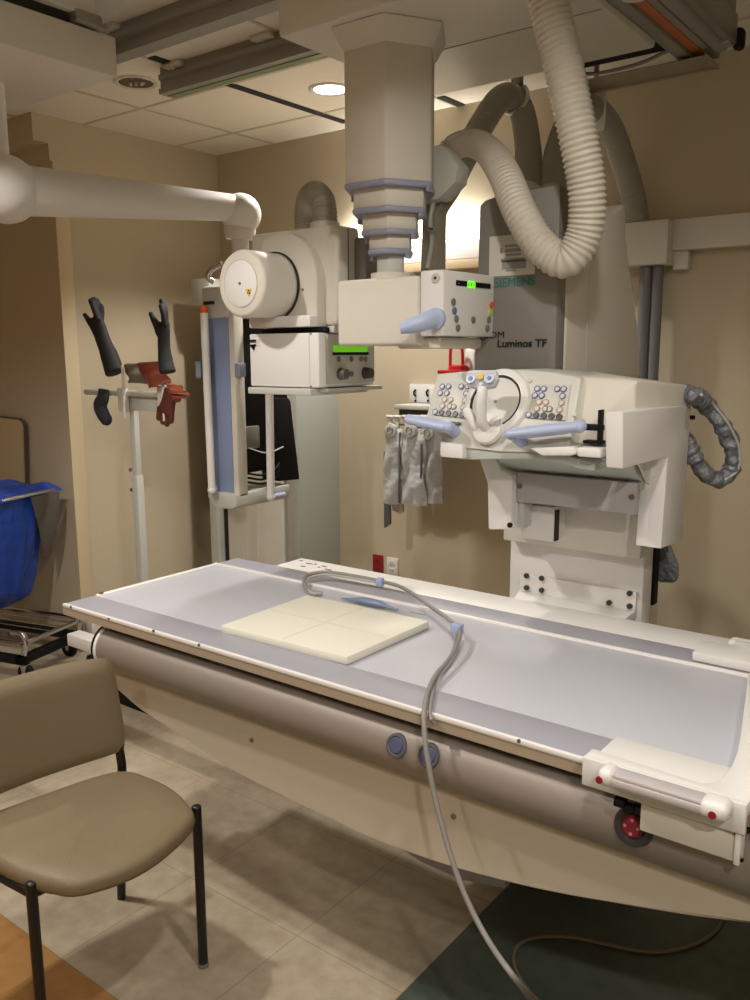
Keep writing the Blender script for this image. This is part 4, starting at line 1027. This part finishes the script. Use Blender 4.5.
# main cable
t = thing('grey_cable', 'grey cable draped across the table and down to the floor in front', 'cable', AZ(457, 628, .85))
zt = .85
cp = [z_(AZ(322, 593.5, .846), .846), z_(AZ(309, 590.5, zt), zt), z_(AZ(304, 583, .858), .858), z_(AZ(308, 575, .865), .865), z_(AZ(326, 572, .872), .872), z_(AZ(352, 575.5, .872), .872), z_(AZ(380, 581, .868), .868), z_(AZ(403, 588, .865), .865), z_(AZ(430, 606, .87), .87), z_(AZ(452, 622, .875), .875), z_(AZ(460, 633, .875), .875), z_(AZ(452, 655, .865), .865), z_(AZ(436, 675, .858), .858), z_(AZ(428, 692, .850), .850)]
cp += [AY(424.5, 710, 1.425), AY(424, 722, 1.405), AY(427, 755, 1.385), AY(438, 810, 1.37), AY(459, 880, 1.35), AY(485, 935, 1.33), AY(520, 985, 1.28)]
e_ = AZ(545, 1012, .03); cp += [e_, z_(AZ(600, 1040, .012), .012)]
B().tube(cp, .0058, n=12, step=.008).obj('cable_run', CABLE, t)
cp2 = [z_(AZ(322, 593.5, .846), .846), z_(AZ(311, 593, zt), zt), z_(AZ(306.5, 585, .852), .852), z_(AZ(311, 577.5, .858), .858), z_(AZ(327, 574.5, .865), .865), z_(AZ(352, 578, .865), .865), z_(AZ(380, 583, .862), .862)]
B().tube(cp2, .004, n=8, step=.01).obj('thin_line', mat('pale_cable', (170, 168, 162), .45), t)
for (px, py, z, s) in ((380, 581.5, .868, .012), (457, 628, .876, .015)):
    p = z_(AZ(px, py, z), z); B().box(p.x-s, p.x+s, p.y-s*.8, p.y+s*.8, z-.016, z+.012, .004).obj('blue_clip', mat('clip_blue', (160, 172, 208), .5), t)
b = B().tube([z_(AZ(457, 632, .86), .86), z_(AZ(452, 655, .848), .848), z_(AZ(437, 678, .846), .846), AY(430, 712, 1.428), AY(434, 724, 1.42)], .004, n=8)
b.obj('strap_tail', CABLE, t)
t = thing('tan_cable', 'thin tan cable snaking over the dark floor tiles under the table', 'cable', AZ(600, 945, .005))
fl = [AZ(x, y_, .006) for x, y_ in ((552, 1012), (533, 995), (517, 972), (514, 955), (521, 943), (540, 937), (570, 937), (605, 944), (640, 951), (668, 951), (695, 944), (712, 934), (721, 923), (724, 905))]
B().tube(fl, .0045, n=10).obj('cable_run', CABLET, t)

# ------------------------------------------------------------------ chair
t = thing('side_chair', 'taupe vinyl side chair with black tube legs in the lower left foreground', 'chair', (-1.82, 1.11, 0))
def leg(pts, name='leg'):
    return B().tube([Vector(p) for p in pts], .0125, n=16, smooth=False).obj(name, CHBLK, t)
fr = (-1.590, 1.325); fl_ = (-1.635, .893)
for (x, y_) in (fr, fl_):
    b = B().tube([(x, y_, .455), (x, y_, .006)], .0125, n=18, smooth=False); b.sphere((x, y_, .455), .0125, (1, 1, .5)); l = b.obj('leg', CHBLK, t)
    B().cyl((x, y_, 0), (x, y_, .012), .0142, n=18, bev=.002).obj('foot_cap', mat('foot_grey', (120, 116, 110), .4), l)
for (fx, fy, sx, sy, bx_, by_) in ((-2.005, 1.372, -1.915, 1.335, -1.955, 1.325), (-2.06, .84, -1.965, .865, -2.005, .875)):
    l = B().tube([(fx, fy, .0), (fx+.045, fy+(sy-fy)*.5, .22), (sx, sy, .42), (sx, sy, .50), (bx_, by_, .72)], .0125, n=16, step=.02).obj('leg', CHBLK, t)
b = B().tube([(*fr, .43), (-1.9, 1.33, .43)], .010, n=10, smooth=False).tube([(*fl_, .43), (-1.95, .87, .43)], .010, n=10, smooth=False).tube([(-1.60, 1.31, .425), (-1.64, .90, .425)], .010, n=10, smooth=False).tube([(-1.90, 1.33, .43), (-1.955, .87, .43)], .010, n=10, smooth=False)
b.obj('seat_frame', CHBLK, t)
def seat_fn():
    b = bmesh.new()
    # outline in world XY (top view), rounded
    ctrl = [(-1.60, 1.312), (-1.70, 1.338), (-1.80, 1.338), (-1.87, 1.325), (-1.91, 1.27), (-1.945, 1.10), (-1.965, .95), (-1.955, .90), (-1.90, .885), (-1.76, .88), (-1.67, .888), (-1.605, .905), (-1.548, .94), (-1.515, 1.02), (-1.505, 1.10), (-1.517, 1.19), (-1.548, 1.28)]
    P = [Vector((x, y_, 0)) for x, y_ in ctrl]; n = len(P); out = []
    for i in range(n):
        p0, p1, p2, p3 = P[i-1], P[i], P[(i+1) % n], P[(i+2) % n]
        for k in range(5):
            s = k/5; out.append(.5*((2*p1)+(p2-p0)*s+(2*p0-5*p1+4*p2-p3)*s*s+(3*p1-p0-3*p2+p3)*s**3))
    c = sum(out, Vector())/len(out)
    layers = [(.0, .432), (.93, .432), (.985, .436), (1.0, .446), (.995, .460), (.97, .470), (.92, .476), (.75, .480), (.4, .479), (.0, .478)]
    rings = []
    for s, z in layers:
        if s == 0: rings.append([b.verts.new((c.x, c.y, z))])
        else: rings.append([b.verts.new((c.x+(p.x-c.x)*s, c.y+(p.y-c.y)*s, z-(.012*max(0, (p.x+1.58)/.07) if p.x > -1.58 else 0)*s)) for p in out])
    m_ = len(out)
    for A_, C_ in zip(rings, rings[1:]):
        for i in range(m_):
            j = (i+1) % m_
            if len(A_) == 1: b.faces.new([A_[0], C_[j], C_[i]])
            elif len(C_) == 1: b.faces.new([A_[i], A_[j], C_[0]])
            else: b.faces.new([A_[i], A_[j], C_[j], C_[i]])
    bmesh.ops.recalc_face_normals(b, faces=b.faces)
    q = B(); q._add(b); return q
seat_fn().obj('seat', VINYL, t, angle=80)
# backrest: curved pad
def back_pad():
    b = bmesh.new(); nu, nv = 36, 14
    y0_, y1_ = .84, 1.352
    def prof(u, v, side):
        # u across, v up; superellipse outline
        yy = y0_+(y1_-y0_)*u; zb = .505; zt_ = .785
        z = zb+(zt_-zb)*v
        sq = max(abs(2*u-1), 0); edge = (1-abs(2*u-1)**5)**.5 if abs(2*u-1) < 1 else 0
        edgev = (1-abs(2*v-1)**7)**.5 if abs(2*v-1) < 1 else 0
        th = .021*edge*edgev
        # corner rounding: shrink
        cs = 1-.05*abs(2*v-1)**5
        yy = (y0_+y1_)/2+(yy-(y0_+y1_)/2)*cs*(1-.03*v)
        z = zb+(z-zb)*1+.0
        zc_ = (zb+zt_)/2; z = zc_+(z-zc_)*(1-.06*abs(2*u-1)**5)
        bow = -.035*(1-(2*u-1)**2)
        x = -1.925-.13*(z-.5)-.10*(1.10-yy)*0 + bow + (yy-1.11)*.10
        return Vector((x+(th if side else -th), yy, z))
    V = {}
    for side in (0, 1):
        for i in range(nu+1):
            for j in range(nv+1): V[side, i, j] = b.verts.new(prof(i/nu, j/nv, side))
        for i in range(nu):
            for j in range(nv): b.faces.new([V[side, i, j], V[side, i+1, j], V[side, i+1, j+1], V[side, i, j+1]])
    bmesh.ops.remove_doubles(b, verts=b.verts[:], dist=.0004)
    bmesh.ops.recalc_face_normals(b, faces=b.faces)
    q = B(); q._add(b); return q
back_pad().obj('backrest', VINYL, t, angle=80)

# ------------------------------------------------------------------ glove rack and gloves
gy = 2.62
pp = AY(143, 580, gy)
t = thing('glove_stand', 'pale metal glove stand with cross bar against the left wall', 'glove stand', (pp.x, gy, 0))
B().box(pp.x-.022, pp.x+.022, gy-.02, gy+.02, .03, 1.0, .003).obj('lower_pole', PALE, t)
B().box(pp.x-.017, pp.x+.017, gy-.015, gy+.015, .9, 1.42, .003).obj('upper_pole', PALE, t)
for z in (.93, 1.03):
    B().cyl((pp.x-.02, gy-.028, z), (pp.x-.02, gy-.018, z), .009, n=12).obj('screw', CHROME, t)
B().box(pp.x-.25, pp.x+.2, gy-.03, gy+.03, .0, .03, .006).box(pp.x-.03, pp.x+.03, gy-.25, gy+.22, .0, .03, .006).obj('base', ALU, t)
zb1 = AY(92, 392, gy-.03).z; zb2 = AY(180, 390, gy-.03).z; xl1 = AY(86, 392, gy-.03).x; xr1 = AY(186, 390, gy-.03).x
B().cyl((xl1, gy-.03, zb1), (xr1, gy-.03, zb1+.0), .015, n=16, bev=.003).obj('cross_bar', PALE, t)
for (a, c) in (((119.5, 388), (128, 412)), ((159, 385), (168, 412))):
    p = AY(*a, gy-.04); q = AY(*c, gy-.04)
    B().box(p.x, q.x, gy-.055, gy-.03, q.z, p.z, .004).obj('holder_sleeve', CREAM, t)
p = AY(128, 392, gy-.02); q = AY(158, 412, gy-.02)
B().box(p.x, q.x, gy-.02, gy-.005, q.z, p.z, .002).obj('back_plate', PALE, t)
p = AY(124, 365, gy-.05); q = AY(124, 418, gy-.05)
B().cyl((p.x, gy-.06, q.z), (p.x, gy-.06, p.z), .007, n=12).obj('upright_rod', WHITE, t)
p3 = AY(164, 375, gy-.05)
B().cyl((p3.x, gy-.06, q.z), (p3.x, gy-.06, p3.z+.05), .007, n=12).obj('upright_rod', WHITE, t)
def remesh(o, s):
    m_ = o.modifiers.new('remesh', 'REMESH'); m_.mode = 'VOXEL'; m_.voxel_size = s; m_.use_smooth_shade = True
    m2 = o.modifiers.new('smooth', 'SMOOTH'); m2.iterations = 3; m2.factor = .5
def glove(label, path, radii, thumb, fingers, m_, y, grp=None):
    t = thing('lead_glove', label, 'glove', AY(*path[0], y), 0)
    b = B(); P = [AY(*q, y+(q[2] if len(q) > 2 else 0)) if len(q) < 3 else AY(q[0], q[1], y+q[2]) for q in path]
    b.etube(P, radii, n=18, flat=(1, 0, 0))
    T = [AY(q[0], q[1], y-.012) for q in thumb]; b.etube(T, [(.026, .024), (.020, .02), (.017, .016), (.011, .011)], n=12, flat=(1, 0, 0)); b.sphere(T[-1], .012)
    for f, r_ in fingers:
        Fp = [AY(q[0], q[1], y+q[2]) for q in f]; b.tube(Fp, r_, n=12); b.sphere(Fp[-1], r_)
    o = b.obj('glove_body', m_, t); remesh(o, .0055); return t
glove('black lead glove held upright on the left of the glove stand', [(115, 373), (109, 355), (103, 340), (99, 328), (96, 317)], [(.050, .045), (.046, .042), (.040, .034), (.044, .028), (.040, .024)],
      [(99, 335), (93, 326), (88, 319), (85, 315)], [([(98, 320, -.018), (93, 306, -.03), (91, 301, -.02)], .014), ([(98, 322, -.008), (95, 306, -.012), (94, 299.5, -.006)], .014), ([(99, 322, .004), (98, 307, .004), (97, 301, .006)], .014), ([(101, 324, .014), (102, 311, .016), (101, 306, .016)], .013)], RUB, gy-.06)
glove('second black lead glove held upright on the right of the glove stand', [(168, 373), (165.5, 360), (164, 345), (164, 333), (164, 322)], [(.034, .04), (.029, .036), (.026, .03), (.028, .028), (.026, .026)],
      [(161, 333), (157, 325), (153, 318), (151, 314)], [([(164, 326, -.02), (163, 314, -.03), (161, 306, -.03)], .012), ([(165, 326, -.006), (165, 311, -.01), (161.5, 301, -.01)], .013), ([(166, 328, .008), (166, 316, .01), (165, 308, .01)], .012)], RUB, gy-.06)
t = thing('lead_glove', 'dark blue-black glove folded down over the left end of the cross bar', 'glove', AY(105, 424, gy-.05))
b = B().etube([AY(104, 389, gy-.055), AY(103, 398, gy-.06), AY(100, 406, gy-.06), AY(103, 414, gy-.06), AY(107, 421, gy-.06)], [(.034, .022), (.036, .026), (.042, .028), (.042, .026), (.036, .022)], n=18, flat=(1, 0, 0))
b.sphere(AY(106.5, 419, gy-.06), .034, (1, .7, 1)); o = b.obj('glove_body', RUBBL, t); remesh(o, .0055)
t = thing('thyroid_shield', 'rust-red vinyl sheet and grey flap folded over the glove stand top', 'lead shield', AY(150, 380, gy-.03))
def drape(q, y_, d, m_, name, parent, wob=.01):
    P = [AY(*v, y_) for v in q]
    def fn(u, v):
        a = P[0]*(1-u)+P[1]*u; c = P[3]*(1-u)+P[2]*u; p = a*(1-v)+c*v
        return p+Vector((0, -d*math.sin(math.pi*u)-wob*math.sin(5*u+7*v)+wob*.6*math.sin(9*v), 0))
    return B().grid(fn, 14, 14, thick=.008).obj(name, m_, parent, angle=70)
drape([(125, 366), (140, 363), (152, 384), (128, 382)], gy-.02, .03, mat('grey_flap', (126, 120, 108), .6), 'grey_flap', t)
drape([(138, 363), (162, 361), (170, 383), (151, 388)], gy-.065, .03, RUST, 'rust_sheet', t, .008)
drape([(141, 364), (146, 363), (157, 386), (150, 388)], gy-.08, .015, mat('rust_light', (172, 92, 68), .5), 'rust_fold', t, .004)
t = thing('lead_glove', 'dark rust-red glove hanging fingers down at the right of the stand', 'glove', AY(166, 424, gy-.05))
b = B().etube([AY(170, 388, gy-.05), AY(169, 400, gy-.05), AY(166, 412, gy-.05)], [(.028, .024), (.040, .026), (.050, .026)], n=16, flat=(1, 0, 0))
for (x, y_) in ((159, 418), (163, 422), (167, 424), (171, 421)):
    b.tube([AY(x+1, 406, gy-.05), AY(x, y_, gy-.05)], .0145, n=10, smooth=False); b.sphere(AY(x, y_, gy-.05), .0145)
o = b.obj('glove_body', RUSTD, t); remesh(o, .0055)
t = thing('glove_cuff', 'open rust-red glove cuff sticking out at the right end of the bar', 'glove', AY(178, 393, gy-.06))
a = AY(168, 387, gy-.07); c_ = AY(185.5, 395.5, gy-.09)
drape([(166, 384), (181, 385), (189, 395), (170, 392)], gy-.075, .03, MATS['rust_light'], 'cuff', t, .006)
drape([(168, 390), (189, 395), (177, 402), (174, 397)], gy-.07, .01, RUST, 'cuff_lining', t, .004)

# ------------------------------------------------------------------ laundry hamper at the left
Mh = Matrix.Translation((-4.2, 2.24, 0)) @ Matrix.Rotation(R(15), 4, 'Z')
def H(x, y_, z): return Mh @ Vector((x, y_, z))
t = thing('laundry_hamper', 'wheeled chrome laundry hamper frame at the left edge of the room', 'laundry cart', (-4.2, 2.24, 0), R(15))
rim = [H(-.26, -.2, .90), H(.24, -.2, .90), H(.27, -.17, .90), H(.27, .17, .90), H(.24, .2, .90), H(-.26, .2, .90), H(-.26, -.2, .90)]
B().tube(rim, .011, n=12, smooth=False).obj('top_ring', CHROME, t)
for sx in (-.26, .25):
    for sy in (-.19, .19):
        if sx < 0: B().tube([H(sx, sy, .12), H(sx, sy, .90)], .011, n=10, smooth=False).obj('upright', CHROME, t)
b = B()
for z in (.20,):
    b.tube([H(-.28, -.22, z), H(.30, -.22, z), H(.34, -.20, z), H(.36, -.16, z), H(.36, .16, z), H(.34, .2, z), H(.30, .22, z), H(-.28, .22, z)], .012, n=10, step=.02)
for k in range(5):
    b.tube([H(-.28, -.14+.07*k, .2), H(.35, -.14+.07*k, .2)], .004, n=8, smooth=False)
b.obj('wire_shelf', CHROME, t)
for s in (-1, 1):
    B().tube([H(.33, .19*s, .10), H(.36, .19*s, .19), H(.345, .19*s, .24), H(.28, .19*s, .24)], .015, n=12).obj('bent_post', CHROME, t)
B().box(-.30, .36, -.22, -.18, .09, .13, .004, M=Mh).box(-.30, .36, .18, .22, .09, .13, .004, M=Mh).box(.31, .36, -.22, .22, .09, .13, .004, M=Mh).box(-.30, -.25, -.22, .22, .09, .13, .004, M=Mh).obj('base_frame', BLACK, t)
for (x, y_) in ((.30, .17), (.35, -.19), (-.27, .19), (-.27, -.19)):
    c = B().cyl(H(x, y_-.012, .045), H(x, y_+.012, .045), .045, n=24, bev=.004).obj('caster', BLACK, t)
    B().hullbev([H(x-.02, y_-.02, .09), H(x+.02, y_-.02, .09), H(x-.02, y_+.02, .09), H(x+.02, y_+.02, .09), H(x-.008, y_-.02, .035), H(x+.008, y_-.02, .035), H(x-.008, y_+.02, .035), H(x+.008, y_+.02, .035)], .003).obj('fork', CHROME, c)
# the bag
t2 = thing('laundry_bag', 'bright blue plastic bag sagging from the laundry hamper rim', 'laundry bag', H(0, 0, .3))
def bag(u, v):
    an = 2*math.pi*u
    e = 4 if v < .2 else 3
    c, s = math.cos(an), math.sin(an)
    r = (abs(c)**e+abs(s)**e)**(-1/e)
    kk = 1-.20*v-.30*v**3; k = kk if v < .86 else kk*max(0.0, 1-((v-.86)/.14)**2)
    wr = 1+min(1, v*4)*(.035*math.sin(an*7+3*v)+.025*math.sin(an*15+5-2*v)+.012*math.sin(an*27+9*v))
    z = .915-.63*v if v > .04 else .915-.04*(.04-v)
    x = .262*r*c*k*wr; y_ = .2*r*s*k*wr
    z -= .02*math.sin(3*an)*v
    return H(x-.02*v, y_, z)
B().grid(bag, 72, 36).obj('bag_body', BLUEBAG, t2, angle=80)
b = B()
rim2 = [H(-.275, -.215, .905), H(.245, -.215, .905), H(.285, -.175, .905), H(.285, .175, .905), H(.25, .215, .905), H(-.275, .215, .905)]
rnd = random.Random(3)
def topf(u, v):
    x = -.28+.56*u; y_ = -.22+.44*v; e_ = min(u, 1-u, v, 1-v)
    return H(x, y_, .893+.05*min(1, e_*8)**.5*(.8+.2*math.sin(14*u+5*v)*math.cos(11*v)))
b.grid(topf, 30, 30)
b.obj('folded_top', BLUEBAG, t2)
def net(u, v):
    w_ = .10*(1-.8*v**1.2)
    return H(.285-.08*v*v, .19-.02*v-2*w_*u, .89-.34*v)
B().grid(net, 10, 16, thick=.002).obj('side_net', BAGGREY, t2)

e = [H(.29, .21, .90), H(.20, .23, .90), H(.16, .23, .60), H(.19, .21, .15), H(.23, .21, .55)]
# backboard
t = thing('back_board', 'beige board with rounded corner leaning in the alcove behind the blue bag', 'board', AY(5, 480, ALC-.03))
p = AY(22, 420, ALC-.04); 
poly = [(p.x-.5, .5), (p.x-.06, .5), (p.x, p.z-.04), (p.x-.012, p.z-.012), (p.x-.04, p.z), (p.x-.5, p.z+.01)]
B().prism(poly, 1, ALC-.05, ALC-.03, .003).obj('panel', mat('board_tan', (188, 168, 132), .55), t)
B().prism([(x+.006, z+.006) for x, z in poly], 1, ALC-.035, ALC-.02, .003).obj('board_edge', mat('board_edge', (92, 76, 56), .6), t)
# small beige box at the wall foot and black box behind the chair
a = AX(80, 618, XL+.04); 
t = thing('corner_box', 'small beige box on the left wall near the floor beside the table end', 'junction box', (XL+.03, 2.7, .12))
B().box(XL+.001, XL+.08, ALC+.0, 2.66, .10, .185, .004).obj('box_cover', CREAM, t)
a = AZ(140, 712, 0); 
t = thing('black_box', 'black box on the floor below the table head end behind the chair', 'box', (a.x-.2, a.y+.1, 0))
B().hullbev([(a.x-.45, a.y, 0), (a.x+.12, a.y, 0), (a.x+.12, a.y+.25, 0), (a.x-.45, a.y+.25, 0), (a.x-.45, a.y+.04, .16), (a.x+.12, a.y+.04, .16), (a.x+.12, a.y+.25, .16), (a.x-.45, a.y+.25, .16)], .006).obj('body', BLACK, t)
B().box(a.x-.40, a.x+.07, a.y+.06, a.y+.2, .16, .168, .003).obj('top_plate', DARK, t)

# ------------------------------------------------------------------ camera
cd = bpy.data.cameras.new('camera'); co = bpy.data.objects.new('camera', cd); COL.objects.link(co)
cd.sensor_fit = 'VERTICAL'; cd.sensor_height = 36; cd.lens = 36*F_PX/1000
r_, d_, f_ = MR
co.matrix_world = Matrix(((r_[0], -d_[0], -f_[0], CP[0]), (r_[1], -d_[1], -f_[1], CP[1]), (r_[2], -d_[2], -f_[2], CP[2]), (0, 0, 0, 1)))
cd.clip_start = .05
scene.camera = co
scene.view_settings.view_transform = 'Standard'; scene.view_settings.look = 'None'
scene.view_settings.exposure = 0.08; scene.view_settings.gamma = 1.0; scene.view_settings.use_curve_mapping = False
